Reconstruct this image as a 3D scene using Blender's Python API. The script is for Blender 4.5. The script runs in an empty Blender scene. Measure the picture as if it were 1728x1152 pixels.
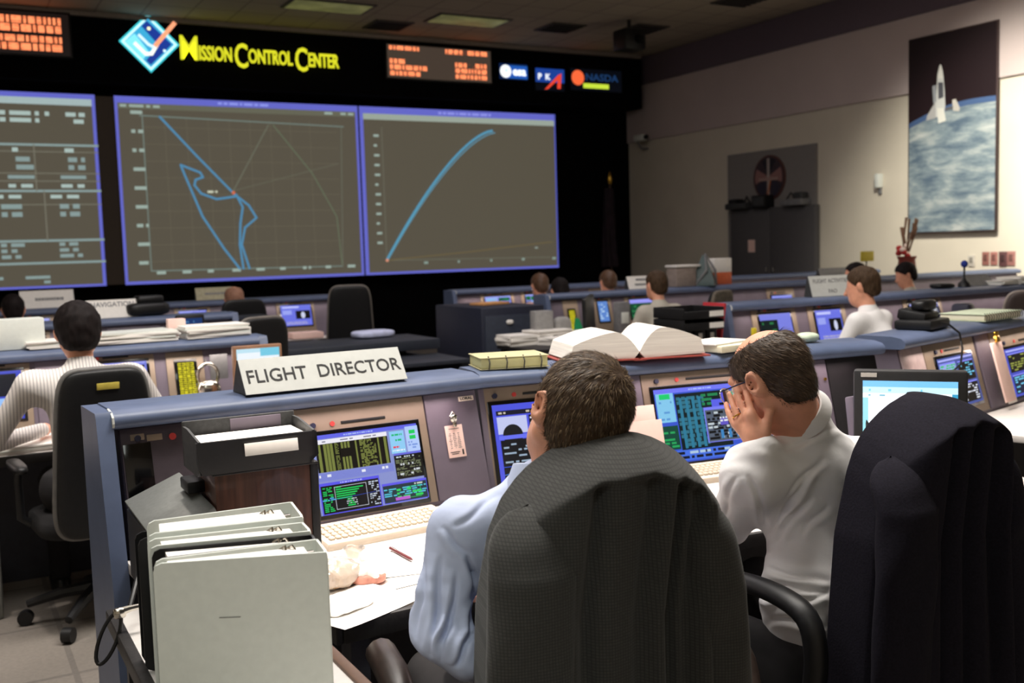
import bpy, bmesh, math, random
import numpy as np
from mathutils import Vector, Matrix, noise
random.seed(7)
rng = np.random.default_rng(7)
scene = bpy.context.scene
COL = scene.collection
pi = math.pi

# ------------------------------------------------------------------ camera
FPX, YAW, PITCH, ROLL, CZ = 1746.0, math.radians(28.9), math.radians(5.1), math.radians(1.7), 1.52
_r0 = Vector((math.cos(YAW), -math.sin(YAW), 0)); _f0 = Vector((math.sin(YAW), math.cos(YAW), 0)); _z = Vector((0, 0, 1))
CF = _f0*math.cos(PITCH) - _z*math.sin(PITCH); _u0 = _f0*math.sin(PITCH) + _z*math.cos(PITCH)
CR = math.cos(ROLL)*_r0 - math.sin(ROLL)*_u0; CU = math.sin(ROLL)*_r0 + math.cos(ROLL)*_u0
CAM = Vector((0, 0, CZ))
def ray(x, y): return CF + CR*((x-864)/FPX) - CU*((y-576)/FPX)
def atz(x, y, z): d = ray(x, y); return CAM + d*((z-CZ)/d.z)
def aty(x, y, Y): d = ray(x, y); return CAM + d*(Y/d.y)
def atx(x, y, X): d = ray(x, y); return CAM + d*(X/d.x)
def atd(x, y, d): return CAM + ray(x, y)*d
cd = bpy.data.cameras.new('camera'); cam = bpy.data.objects.new('camera', cd); COL.objects.link(cam)
m = Matrix((CR, CU, -CF)).transposed().to_4x4(); m.translation = CAM; cam.matrix_world = m
cd.sensor_width = 36; cd.lens = FPX/1728*36; cd.clip_start = .05; cd.clip_end = 100
cd.dof.use_dof = True; cd.dof.focus_distance = 2.45; cd.dof.aperture_fstop = 4.6
scene.camera = cam
scene.view_settings.view_transform = 'Standard'

# ------------------------------------------------------------------ materials
def S(r, g, b):
    f = lambda c: (c/255/12.92) if c <= 10 else (((c/255)+.055)/1.055)**2.4
    return (f(r), f(g), f(b), 1)
MATS = {}
def mat(name, rgb, rough=.6, metal=0, var=.12, scale=30, bump=0, spec=.4, emit=0, coat=0, sub=0, stretch=None, trans=0):
    """Principled material whose colour is varied by object-space noise."""
    if name in MATS: return MATS[name]
    M = bpy.data.materials.new(name); M.use_nodes = True; nt = M.node_tree; N = nt.nodes; L = nt.links
    b = N['Principled BSDF']; c = S(*rgb)
    tc = N.new('ShaderNodeTexCoord'); mp = N.new('ShaderNodeMapping'); nz = N.new('ShaderNodeTexNoise')
    if stretch: mp.inputs['Scale'].default_value = stretch
    nz.inputs['Scale'].default_value = scale; nz.inputs['Detail'].default_value = 4
    cr = N.new('ShaderNodeValToRGB'); e = cr.color_ramp.elements
    e[0].position = .3; e[1].position = .7
    e[0].color = tuple(max(0, x*(1-var)) for x in c[:3])+(1,); e[1].color = tuple(min(1, x*(1+var)) for x in c[:3])+(1,)
    L.new(tc.outputs['Object'], mp.inputs[0]); L.new(mp.outputs[0], nz.inputs['Vector']); L.new(nz.outputs[0], cr.inputs[0]); L.new(cr.outputs[0], b.inputs['Base Color'])
    b.inputs['Roughness'].default_value = rough; b.inputs['Metallic'].default_value = metal
    b.inputs['Specular IOR Level'].default_value = spec; b.inputs['Coat Weight'].default_value = coat
    if sub: b.inputs['Subsurface Weight'].default_value = sub; b.inputs['Subsurface Radius'].default_value = (.01, .004, .002)
    if emit: L.new(cr.outputs[0], b.inputs['Emission Color']); b.inputs['Emission Strength'].default_value = emit
    if trans: b.inputs['Transmission Weight'].default_value = trans
    if bump:
        bp = N.new('ShaderNodeBump'); bp.inputs['Strength'].default_value = bump; bp.inputs['Distance'].default_value = .005
        L.new(nz.outputs[0], bp.inputs['Height']); L.new(bp.outputs[0], b.inputs['Normal'])
    MATS[name] = M; return M
def attr_mat(name, strength, rough=.25, base=.0, diffuse=False):
    M = bpy.data.materials.new(name); M.use_nodes = True; nt = M.node_tree; b = nt.nodes['Principled BSDF']
    a = nt.nodes.new('ShaderNodeAttribute'); a.attribute_name = 'Col'
    nz = nt.nodes.new('ShaderNodeTexNoise'); nz.inputs['Scale'].default_value = 220
    mx = nt.nodes.new('ShaderNodeMix'); mx.data_type = 'RGBA'; mx.blend_type = 'MULTIPLY'; mx.inputs[0].default_value = .18
    nt.links.new(a.outputs['Color'], mx.inputs[6]); nt.links.new(nz.outputs[0], mx.inputs[7])
    if diffuse: nt.links.new(mx.outputs[2], b.inputs['Base Color'])
    else:
        b.inputs['Base Color'].default_value = (base, base, base, 1)
        nt.links.new(mx.outputs[2], b.inputs['Emission Color']); b.inputs['Emission Strength'].default_value = strength
    b.inputs['Roughness'].default_value = rough
    MATS[name] = M; return M

# ------------------------------------------------------------------ mesh builder
def rotm(rx=0, ry=0, rz=0): return (Matrix.Rotation(math.radians(rz), 4, 'Z') @ Matrix.Rotation(math.radians(ry), 4, 'Y') @ Matrix.Rotation(math.radians(rx), 4, 'X'))
def place(loc, rx=0, ry=0, rz=0): return Matrix.Translation(Vector(loc)) @ rotm(rx, ry, rz)
class MB:
    def __init__(s, T=None): s.v = []; s.f = []; s.m = []; s.c = []; s.T = T or Matrix()
    def add(s, vs, fs, mt, col=None):
        o = len(s.v); s.v += [s.T @ Vector(p) for p in vs]
        for f in fs: s.f.append([i+o for i in f]); s.m.append(mt); s.c.append(col)
        return s
    def box(s, c, size, mt, b=0, rot=None, seg=2, col=None):
        bm = bmesh.new(); bmesh.ops.create_cube(bm, size=1)
        bmesh.ops.scale(bm, vec=size, verts=bm.verts)
        if b: bmesh.ops.bevel(bm, geom=bm.edges[:], offset=min(b, min(size)*.49), segments=seg, affect='EDGES', profile=.5)
        R = rot or Matrix(); bm.verts.index_update()
        vs = [Vector(c) + (R @ v.co) for v in bm.verts]; fs = [[v.index for v in f.verts] for f in bm.faces]; bm.free()
        return s.add(vs, fs, mt, col)
    def prism(s, poly, ext, mt):
        """poly: list of 3D points (planar), ext: extrusion vector"""
        n = len(poly); e = Vector(ext); a = [Vector(p) for p in poly]
        nrm = sum(((a[i]-a[0]).cross(a[(i+1) % n]-a[0]) for i in range(n)), Vector())
        if nrm.dot(e) > 0: a = a[::-1]
        vs = a + [p+e for p in a]
        fs = [list(range(n)), list(range(2*n-1, n-1, -1))] + [[(i+1) % n, i, i+n, (i+1) % n+n] for i in range(n)]
        return s.add(vs, fs, mt)
    def tube(s, pts, r, mt, n=8, closed=False, caps=True, flat=None):
        P = [Vector(p) for p in pts]; k = len(P); R = r if isinstance(r, (list, tuple)) else [r]*k
        vs = []; up = None
        for i in range(k):
            a = P[(i-1) % k] if (closed or i > 0) else P[i]; b = P[(i+1) % k] if (closed or i < k-1) else P[i]
            t = (b-a).normalized()
            if up is None: up = Vector((0, 0, 1)) if abs(t.z) < .9 else Vector((1, 0, 0))
            x = up - t*up.dot(t); x = x.normalized() if x.length > 1e-6 else t.orthogonal().normalized(); up = x; y = t.cross(x)
            for j in range(n):
                q = 2*pi*j/n; sx, sy = (1, 1) if not flat else flat
                vs.append(P[i] + x*(R[i]*math.cos(q)*sx) + y*(R[i]*math.sin(q)*sy))
        fs = []
        for i in range(k if closed else k-1):
            for j in range(n):
                a = i*n+j; b = i*n+(j+1) % n; c = ((i+1) % k)*n+(j+1) % n; d = ((i+1) % k)*n+j; fs.append([a, b, c, d])
        if caps and not closed: fs.append(list(range(n))[::-1]); fs.append([(k-1)*n+j for j in range(n)])
        return s.add(vs, fs, mt)
    def cyl(s, p, q, r, mt, n=20, r2=None): return s.tube([p, q], [r, r if r2 is None else r2], mt, n)
    def lathe(s, prof, mt, c=(0, 0, 0), n=24):
        vs = []; fs = []; c = Vector(c)
        for r, z in prof:
            for j in range(n): vs.append(c + Vector((r*math.cos(2*pi*j/n), r*math.sin(2*pi*j/n), z)))
        for i in range(len(prof)-1):
            for j in range(n): fs.append([i*n+j, i*n+(j+1) % n, (i+1)*n+(j+1) % n, (i+1)*n+j])
        fs.append(list(range(n))[::-1]); fs.append([(len(prof)-1)*n+j for j in range(n)])
        return s.add(vs, fs, mt)
    def superq(s, c, h, mt, e1=.4, e2=.4, nu=28, nv=14, bend=0, rot=None, taper=0):
        g = lambda w, e: math.copysign(abs(w)**e, w); vs = []; fs = []; R = rot or Matrix()
        for i in range(nv+1):
            a = -pi/2+pi*i/nv
            for j in range(nu):
                b = 2*pi*j/nu
                x = h[0]*g(math.cos(a), e1)*g(math.cos(b), e2); y = h[1]*g(math.cos(a), e1)*g(math.sin(b), e2); z = h[2]*g(math.sin(a), e1)
                x *= 1+taper*z/h[2]; y += bend*x*x
                vs.append(Vector(c) + (R @ Vector((x, y, z))))
        for i in range(nv):
            for j in range(nu): fs.append([i*nu+j, i*nu+(j+1) % nu, (i+1)*nu+(j+1) % nu, (i+1)*nu+j])
        return s.add(vs, fs, mt)
    def text(s, body, size, mt, T, bold=0, ext=.001, align='LEFT', spacing=1.0, xs=1.0, shear=0, col=None):
        cu = bpy.data.curves.new('t', 'FONT'); cu.body = body; cu.size = size; cu.offset = bold; cu.extrude = ext; cu.align_x = align
        cu.space_character = spacing; cu.resolution_u = 3; cu.shear = shear
        ob = bpy.data.objects.new('t', cu); COL.objects.link(ob); dg = bpy.context.evaluated_depsgraph_get()
        me = bpy.data.meshes.new_from_object(ob.evaluated_get(dg))
        s.add([T @ Vector((v.co.x*xs, v.co.y, v.co.z)) for v in me.vertices], [list(p.vertices) for p in me.polygons], mt, col)
        bpy.data.objects.remove(ob); bpy.data.curves.remove(cu); bpy.data.meshes.remove(me); return s
    def build(s, name, parent=None, smooth=35, loc=None, clean=False):
        me = bpy.data.meshes.new(name); me.from_pydata([tuple(v) for v in s.v], [], s.f)
        ms = []
        for q in s.m:
            if q not in ms: ms.append(q)
        for q in ms: me.materials.append(q)
        me.polygons.foreach_set('material_index', [ms.index(q) for q in s.m])
        if any(c is not None for c in s.c):
            at = me.color_attributes.new('Col', 'FLOAT_COLOR', 'CORNER'); arr = []
            for p, c in zip(me.polygons, s.c): arr += list(c or (0, 0, 0, 1))*p.loop_total
            at.data.foreach_set('color', arr)
        if smooth:
            me.shade_smooth(); me.set_sharp_from_angle(angle=math.radians(smooth))
        me.update()
        o = bpy.data.objects.new(name, me); COL.objects.link(o)
        if parent: o.parent = parent
        if loc is not None: o.location = loc
        return o
def tag(o, label, cat, group=None):
    o['label'] = label; o['category'] = cat
    if group: o['group'] = group
    return o
def struct(o): o['kind'] = 'structure'; return o
def thing(name, label, cat, loc=(0, 0, 0), rz=0, group=None):
    o = bpy.data.objects.new(name, None); COL.objects.link(o); o.location = loc; o.rotation_euler = (0, 0, math.radians(rz)); o.empty_display_size = .1
    return tag(o, label, cat, group)
def solo(mb, name, label, cat, loc=(0, 0, 0), rz=0, group=None, smooth=35):
    o = mb.build(name, None, smooth); o.location = loc; o.rotation_euler = (0, 0, math.radians(rz)); return tag(o, label, cat, group)

# ------------------------------------------------------------------ implicit surfaces (bodies and clothes)
def A(p): return np.array(tuple(p), dtype=float)
def cap(P, a, b, ra, rb=None):
    rb = ra if rb is None else rb; a = A(a); b = A(b); ba = b-a
    t = np.clip(((P-a) @ ba)/max(ba @ ba, 1e-9), 0, 1)
    return np.linalg.norm(P-a-t[..., None]*ba, axis=-1) - (ra+(rb-ra)*t)
def ell(P, c, r, R=None):
    q = P-A(c)
    if R is not None: q = q @ R
    r = A(r); k0 = np.linalg.norm(q/r, axis=-1); k1 = np.linalg.norm(q/(r*r), axis=-1)
    return k0*(k0-1)/np.maximum(k1, 1e-6)
def smin(a, b, k): h = np.maximum(k-np.abs(a-b), 0)/k; return np.minimum(a, b)-h*h*k*.25
def smax(a, b, k): return -smin(-a, -b, k)
def nets(fn, lo, hi, h):
    lo = A(lo); hi = A(hi); n = np.ceil((hi-lo)/h).astype(int)+1
    ax = [lo[i]+h*np.arange(n[i]) for i in range(3)]
    P = np.stack(np.meshgrid(*ax, indexing='ij'), -1); V = fn(P)
    I = V < 0; c = np.zeros(n-1, int)
    for i in (0, 1):
        for j in (0, 1):
            for k in (0, 1): c += I[i:n[0]-1+i, j:n[1]-1+j, k:n[2]-1+k]
    act = (c > 0) & (c < 8); ii = np.argwhere(act); idx = -np.ones(n-1, int); idx[act] = np.arange(len(ii))
    pos = np.zeros((len(ii), 3)); cnt = np.zeros(len(ii))
    cor = [(i, j, k) for i in (0, 1) for j in (0, 1) for k in (0, 1)]
    for a in cor:
        for d in range(3):
            if a[d]: continue
            b = list(a); b[d] = 1
            va = V[ii[:, 0]+a[0], ii[:, 1]+a[1], ii[:, 2]+a[2]]; vb = V[ii[:, 0]+b[0], ii[:, 1]+b[1], ii[:, 2]+b[2]]
            mk = (va < 0) != (vb < 0); t = np.where(mk, va/np.where(mk, va-vb, 1), 0)
            pos += mk[:, None]*(A(a)+t[:, None]*(A(b)-A(a))); cnt += mk
    v = lo+h*(ii+pos/cnt[:, None]); F = []
    for d in range(3):
        e, f = (d+1) % 3, (d+2) % 3
        s0 = [slice(1, -1)]*3; s1 = [slice(1, -1)]*3; s0[d] = slice(0, -1); s1[d] = slice(1, None)
        x = I[tuple(s0)]; y = I[tuple(s1)]; w = np.argwhere(x != y)
        if not len(w): continue
        base = w.copy(); base[:, e] += 1; base[:, f] += 1
        def cell(de, df): q = base.copy(); q[:, e] += de; q[:, f] += df; return idx[q[:, 0], q[:, 1], q[:, 2]]
        q = np.stack([cell(-1, -1), cell(0, -1), cell(0, 0), cell(-1, 0)], 1)
        ori = x[tuple(w.T)]; q = np.where(ori[:, None], q, q[:, ::-1]); F.append(q)
    return v, np.concatenate(F)
def refine(v, f, disp):
    """split every quad in four, smooth once, then push the vertices along their normals by disp(points, normals)"""
    e = np.sort(np.concatenate([f[:, [i, (i+1) % 4]] for i in range(4)]), axis=1); u, inv = np.unique(e, axis=0, return_inverse=True); inv = inv.ravel()
    n = len(v); k = len(f); fc = v[f].mean(1); em = v[u].mean(1); V = np.concatenate([v, em, fc]); E = [n+inv[i*k:(i+1)*k] for i in range(4)]; C = n+len(u)+np.arange(k)
    F = np.concatenate([np.stack([f[:, i], E[i], C, E[(i+3) % 4]], 1) for i in range(4)])
    def smooth(V):
        s = np.zeros_like(V); c = np.zeros(len(V))
        for i in range(4): np.add.at(s, F[:, i], V[F[:, (i+1) % 4]]); np.add.at(c, F[:, i], 1)
        return V*.5+.5*s/np.maximum(c, 1)[:, None]
    V = smooth(smooth(V)); nr = np.zeros_like(V); q = np.cross(V[F[:, 2]]-V[F[:, 0]], V[F[:, 3]]-V[F[:, 1]])
    for i in range(4): np.add.at(nr, F[:, i], q)
    nr /= np.maximum(np.linalg.norm(nr, axis=1), 1e-12)[:, None]
    return V+nr*disp(V, nr)[:, None], F
def sdf_obj(name, fn, lo, hi, h, mt, parent=None, off=(0, 0, 0), relax=1, extra=None, disp=None):
    v, f = nets(fn, lo, hi, h)
    for _ in range(relax):
        s = np.zeros_like(v); c = np.zeros(len(v))
        for i in range(4):
            a = f[:, i]; b = f[:, (i+1) % 4]
            np.add.at(s, a, v[b]); np.add.at(c, a, 1); np.add.at(s, b, v[a]); np.add.at(c, b, 1)
        v = v*.5+.5*s/np.maximum(c, 1)[:, None]
    if disp: v, f = refine(v, f, disp)
    v = v-A(off)
    mb = MB(); mb.v = [Vector(p) for p in v]; mb.f = f.tolist(); mb.m = [mt]*len(f); mb.c = [None]*len(f)
    if extra: extra(mb, v, f)
    return mb.build(name, parent, smooth=180)
# ------------------------------------------------------------------ palette
M_blue = mat('blue_enamel', (88, 100, 128), .42, var=.08, scale=14)
M_mauve = mat('mauve_enamel', (106, 97, 110), .5, var=.08, scale=10)
M_tan = mat('tan_plastic', (136, 120, 104), .5, var=.06, scale=12)
M_dark = mat('dark_interior', (22, 20, 24), .8, var=.2)
M_plinth = mat('plinth_grey', (52, 52, 60), .7)
M_desk = mat('desk_laminate', (205, 200, 196), .55, var=.05)
M_edge = mat('desk_edge_black', (34, 32, 32), .5, var=.2, scale=60, bump=.2)
M_crt = mat('crt_black', (8, 8, 10), .15, coat=.5)
M_blk = mat('black_plastic', (20, 20, 22), .45, var=.2, scale=50)
M_blkm = mat('black_fabric', (24, 23, 25), .9, var=.35, scale=160, bump=.3)
M_grey = mat('grey_plastic', (120, 120, 122), .5)
M_dgrey = mat('dark_grey_plastic', (58, 59, 60), .55, var=.25, scale=80)
M_white = mat('white_vinyl', (222, 226, 220), .35, var=.03, scale=60, bump=.05)
M_paper = mat('paper', (236, 232, 226), .8, var=.03, scale=40)
M_pink = mat('pinkish_paper', (240, 205, 195), .8, var=.03)
M_ink = mat('ink', (28, 28, 30), .6)
M_sign = mat('sign_aluminium', (196, 198, 194), .45, var=.04)
M_chrome = mat('chrome', (210, 205, 195), .18, metal=1)
M_brass = mat('brass', (214, 170, 70), .25, metal=1)
M_beige = mat('keyboard_beige', (214, 200, 182), .6, var=.04)
M_beige2 = mat('keycap_beige', (196, 184, 168), .6, var=.05)
M_red = mat('red_plastic', (190, 60, 58), .45)
M_navy = mat('navy_plastic', (36, 38, 62), .4)
M_screen = attr_mat('monitor_picture', 1.15)
M_wallimg = attr_mat('projected_picture', 1.0, .6)
M_flat = attr_mat('printed_picture', 0, .55, diffuse=True)
M_led = attr_mat('led_dots', 2.6)

# ------------------------------------------------------------------ room
def grid_mat(name, a, b, sx, sy, mort, rough=.9, noise_scale=60, var=.2):
    M = bpy.data.materials.new(name); M.use_nodes = True; nt = M.node_tree; N = nt.nodes; L = nt.links; bs = N['Principled BSDF']
    tc = N.new('ShaderNodeTexCoord'); br = N.new('ShaderNodeTexBrick'); br.offset = 0; br.inputs['Scale'].default_value = 1
    br.inputs['Brick Width'].default_value = sx; br.inputs['Row Height'].default_value = sy; br.inputs['Mortar Size'].default_value = mort
    br.inputs['Color1'].default_value = S(*a); br.inputs['Color2'].default_value = tuple(x*.92 for x in S(*a)[:3])+(1,); br.inputs['Mortar'].default_value = S(*b)
    nz = N.new('ShaderNodeTexNoise'); nz.inputs['Scale'].default_value = noise_scale; nz.inputs['Detail'].default_value = 6
    mr = N.new('ShaderNodeMapRange'); mr.inputs[3].default_value = 1-var; mr.inputs[4].default_value = 1+var
    mx = N.new('ShaderNodeMix'); mx.data_type = 'RGBA'; mx.blend_type = 'MULTIPLY'; mx.inputs[0].default_value = 1
    L.new(tc.outputs['Object'], br.inputs['Vector']); L.new(tc.outputs['Object'], nz.inputs['Vector']); L.new(nz.outputs[0], mr.inputs[0])
    L.new(br.outputs['Color'], mx.inputs[6]); L.new(mr.outputs[0], mx.inputs[7]); L.new(mx.outputs[2], bs.inputs['Base Color'])
    bs.inputs['Roughness'].default_value = rough; bs.inputs['Specular IOR Level'].default_value = .2; return M
M_carpet = grid_mat('carpet_tile', (126, 119, 112), (108, 102, 97), .61, .61, .012)
M_ceil = grid_mat('ceiling_tile', (176, 164, 146), (140, 130, 118), .61, .61, .012, var=.08)
M_wall = mat('wall_paint', (214, 206, 190), .85, var=.03, scale=2)
M_wallband = mat('wall_band_paint', (196, 182, 180), .85, var=.03, scale=2)
M_crown = mat('crown_paint', (104, 92, 104), .8, var=.05)
M_black = mat('black_wall', (7, 7, 9), .9, var=.3, scale=3, spec=.1)
M_backing = mat('screen_backing', (40, 33, 27), .9, var=.05, emit=.5)  # slight emission added so the backing looks lit; it is no lamp
X0, X1, Y0, Y1, ZC = -5.0, 11.8, -3.5, 16.5, 5.0
def slab(name, c, s, mt): return struct(MB().box((0, 0, 0), s, mt).build(name, loc=c, smooth=0))
slab('floor', ((X0+X1)/2, (Y0+Y1)/2, -.05), (X1-X0, Y1-Y0, .1), M_carpet)
slab('ceiling', ((X0+X1)/2, (Y0+Y1)/2, ZC+.05), (X1-X0, Y1-Y0, .1), M_ceil)
slab('wall_front', ((X0+X1)/2, Y1+.05, ZC/2), (X1-X0, .1, ZC), M_black)
slab('wall_left', (X0-.05, (Y0+Y1)/2, ZC/2), (.1, Y1-Y0, ZC), M_wall)
slab('wall_back', ((X0+X1)/2, Y0-.05, ZC/2), (X1-X0, .1, ZC), M_wall)
slab('wall_right', (X1+.05, (Y0+Y1)/2, ZC/2), (.1, Y1-Y0, ZC), M_wall)
slab('trim_1', (X1-.02, (Y0+Y1)/2, 3.98), (.05, Y1-Y0-.02, 1.02), M_wallband)     # upper wall band
slab('trim_2', (X1-.03, (Y0+Y1)/2, 4.745), (.09, Y1-Y0-.02, .5), M_crown)          # dark crown band
slab('trim_3', ((X0+11.6)/2, 15.82, 4.965), (11.6-X0, .12, .06), mat('ceiling_edge_trim', (150, 140, 132), .7))
slab('trim_4', ((X0+11.62)/2, 16.14, 4.485), (11.62-X0, .66, .9), M_black)          # bulkhead over the screens
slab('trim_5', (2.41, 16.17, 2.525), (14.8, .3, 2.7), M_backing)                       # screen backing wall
slab('baseboard_right', (X1-.012, (Y0+Y1)/2, .05), (.02, Y1-Y0-.02, .1), M_dark)
# alcove panel with grey finish behind the cabinet
pA, pB = atx(1231, 262, X1), atx(1380, 240, X1)
slab('trim_6', (X1-.02, (pA.y+pB.y)/2, 1.49), (.05, pA.y-pB.y, 2.98), mat('alcove_grey', (132, 128, 126), .7, var=.04))

# ------------------------------------------------------------------ flat pictures made of coloured patches
class Pic:
    """Flat picture in local XZ (x right, z up), facing -y; patches in stacked layers a fraction of a millimetre apart."""
    def __init__(s, w, h, mt, k=1.0, bg=(0, 0, 0)): s.w, s.h, s.mt, s.k = w, h, mt, k; s.mb = MB(); s.l = 0; s.dy = .0002; s.rect(0, 0, 1, 1, bg)
    def col(s, c): q = S(*c); return (q[0]*s.k, q[1]*s.k, q[2]*s.k, 1)
    def poly(s, pts, c, up=True):
        if up: s.l += 1
        y = -s.l*s.dy
        s.mb.add([(x*s.w, y, z*s.h) for x, z in pts], [list(range(len(pts)))], s.mt, s.col(c))
    def rect(s, x0, z0, x1, z1, c, up=True): s.poly([(x0, z0), (x1, z0), (x1, z1), (x0, z1)], c, up)
    def line(s, pts, t, c):
        """polyline of width t (fraction of height)"""
        s.l += 1; y = -s.l*s.dy; th = t*s.h
        for (a, b), (p, q) in zip(pts[:-1], pts[1:]):
            u = Vector((a*s.w, 0, b*s.h)); v = Vector((p*s.w, 0, q*s.h)); d = (v-u)
            if d.length < 1e-6: continue
            d.normalize(); n = Vector((-d.z, 0, d.x))*th/2; u = u-d*th*.3; v = v+d*th*.3; o = Vector((0, y, 0))
            s.mb.add([u-n+o, v-n+o, v+n+o, u+n+o], [[0, 1, 2, 3]], s.mt, s.col(c))
    def disc(s, x, z, rx, c, n=28, rz=None):
        rz = rx*s.w/s.h if rz is None else rz
        s.poly([(x+rx*math.cos(2*pi*i/n), z+rz*math.sin(2*pi*i/n)) for i in range(n)], c)
    def words(s, x0, z0, x1, z1, c, rows, fill=.7, cw=.02, seed=0, hgt=.6):
        """rows of little unreadable marks"""
        r = random.Random(seed); s.l += 1; y = -s.l*s.dy; rh = (z1-z0)/rows
        for i in range(rows):
            z = z1-rh*(i+.5); x = x0
            while x < x1-cw*.3:
                w = cw*r.choice((.5, .8, 1.2, 1.8))
                if r.random() < fill:
                    e = min(x+w, x1); a, b = z-rh*hgt/2, z+rh*hgt/2
                    s.mb.add([(x*s.w, y, a*s.h), (e*s.w, y, a*s.h), (e*s.w, y, b*s.h), (x*s.w, y, b*s.h)], [[0, 1, 2, 3]], s.mt, s.col(c))
                x += w+cw*.35
    def build(s, name, parent=None): return s.mb.build(name, parent, smooth=0)
LAV = (104, 108, 208)

# ------------------------------------------------------------------ the three big projection screens
def big_screen(x0, x1, z0, z1, label, draw):
    t = thing('projection_screen', label, 'projection screen', (x0, 15.98, z0), group='big projection screens on the front wall')
    w, h = x1-x0, z1-z0
    MB().box((w/2, .03, h/2), (w, .05, h), M_dark).build('frame', t)
    p = Pic(w, h, M_wallimg, 1.0, (90, 84, 71)); p.dy = .0012; draw(p); p.build('projected_picture', t); return t
def scr_table(p):
    E = .012; g = (120, 118, 104); W = (176, 196, 190); B = (140, 160, 158)
    p.rect(0, .975, 1, 1, LAV); p.rect(0, .94, 1, .975, (170, 190, 190)); p.rect(1-E, 0, 1, 1, LAV); p.rect(0, 0, 1, .012, LAV)
    for z in (.735, .5, .245, .13): p.line([(0, z), (1, z)], .012, B)
    for z in (.70, .59, .55, .43): p.line([(0, z), (1, z)], .005, g)
    for x in (.2, .4, .58, .775): p.line([(x, .5), (x, .735)], .006, g)
    for x in (.62, .8): p.line([(x, .245), (x, .5)], .006, g)
    p.words(.62, .84, .80, .91, W, 2, .95, .04, 1); p.words(.82, .84, .96, .91, W, 2, .7, .03, 2)
    for i, x in enumerate((.3, .49, .68, .86)):
        p.words(x+.02, .69, x+.06, .725, W, 1, 1, .04, i); p.words(x+.03, .6, x+.09, .68, B, 2, 1, .04, i+5); p.words(x, .555, x+.09, .585, B, 1, 1, .05, i+9); p.words(x, .51, x+.1, .54, W, 1, 1, .05, i+12)
    for i, x in enumerate((.45, .62, .82)):
        p.words(x, .455, x+.1, .485, W, 1, 1, .05, i+20); p.words(x+.03, .36, x+.1, .44, B, 2, 1, .04, i+24); p.words(x+.02, .15, x+.1, .24, B, 3, 1, .04, i+30)
    p.words(.05, .08, .6, .12, W, 1, .95, .05, 40); p.words(.55, .02, .8, .07, B, 2, .6, .05, 41); p.words(.2, .46, .5, .49, W, 1, .8, .05, 44)
def scr_track(p):
    E = .011; B = (116, 130, 122); W = (160, 178, 168)
    p.rect(0, .965, 1, 1, LAV); p.words(.40, .972, .62, .992, (150, 160, 245), 1, .95, .02, 3); p.rect(E, .935, 1-E, .965, (104, 104, 88))
    p.words(.02, .94, .17, .962, W, 1, .8, .03, 4); p.words(.85, .94, .99, .962, W, 1, .8, .03, 5)
    p.rect(0, 0, E, 1, LAV); p.rect(1-E, 0, 1, 1, LAV); p.rect(0, 0, 1, .016, LAV)
    for i in range(9):
        x = .1+.085*i; p.line([(x, .07), (x, .9)], .003, (104, 98, 82))
        z = .12+.09*i; p.line([(.1, z), (.9, z)], .003, (104, 98, 82))
    p.line([(.09, .9), (.93, .875)], .007, B); p.line([(.1, .07), (.1, .9)], .006, B); p.line([(.1, .07), (.9, .06)], .007, B); p.line([(.9, .06), (.92, .87)], .004, (108, 112, 98))
    for i in range(9): p.words(.055, .1+.1*i, .1, .13+.1*i, W, 1, 1, .03, 60+i); p.words(.12+.1*i, .045, .155+.1*i, .072, W, 1, 1, .03, 80+i)
    G = (104, 118, 94)
    p.line([(.6, .87), (.44, .5)], .005, (112, 116, 100)); p.line([(.62, .87), (.78, .6), (.88, .35), (.895, .07)], .005, G); p.line([(.44, .5), (.9, .66)], .004, (104, 104, 88))
    C = (82, 142, 180); t = .012
    p.line([(.165, .895), (.3, .69), (.445, .48), (.5, .42), (.53, .35), (.48, .295), (.463, .2), (.49, .065)], t, C)
    p.line([(.45, .48), (.475, .41), (.462, .32), (.455, .2), (.465, .065)], t, C)
    p.line([(.45, .47), (.4, .46), (.37, .455), (.31, .485), (.285, .53), (.29, .56), (.32, .575), (.31, .6), (.235, .64), (.245, .6), (.31, .36), (.39, .18), (.45, .065)], t, C)
    p.disc(.44, .49, .007, (220, 110, 70)); p.words(.335, .485, .375, .505, (210, 214, 190), 1, 1, .02, 7)
def scr_curve(p):
    E = .012; W = (160, 178, 168)
    p.rect(0, .96, 1, 1, LAV); p.rect(0, .925, 1, .96, (160, 172, 160)); p.words(.38, .967, .65, .99, (150, 155, 240), 1, .7, .02, 3)
    p.rect(0, 0, E*1.4, 1, LAV); p.rect(1-E*.6, 0, 1, 1, (84, 92, 190)); p.rect(0, 0, 1, .014, LAV)
    for i in range(12): p.words(.06, .18+.058*i, .085, .203+.058*i, W, 1, 1, .03, i)
    p.line([(.1, .09), (.1, .88)], .004, (112, 112, 98)); p.line([(.1, .085), (.95, .07)], .004, (110, 112, 98))
    for i in range(5): p.words(.28+.17*i, .05, .3+.17*i, .075, (140, 160, 150), 1, 1, .02, 30+i)
    p.line([(.1, .085), (.5, .12), (.96, .17)], .006, (112, 98, 66)); p.words(.82, .125, .88, .145, (140, 150, 140), 1, .8, .02, 50)
    c = []
    for i in range(25):
        u = i/24; c.append((.1+.55*u, .09+.79*(1-(1-u)**1.5)))
    p.line(c, .014, (88, 158, 190)); p.line([(x+.014*(i/24), z-.012) for i, (x, z) in enumerate(c)], .007, (96, 150, 172)); p.disc(.1, .085, .007, (225, 150, 120))
big_screen(-1.58, 2.14, 1.165, 3.885, 'left big screen showing a dim table of rows and columns of figures', scr_table)
big_screen(2.40, 6.10, 1.165, 3.885, 'middle big screen showing a blue looping orbit track on a grid', scr_track)
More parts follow.
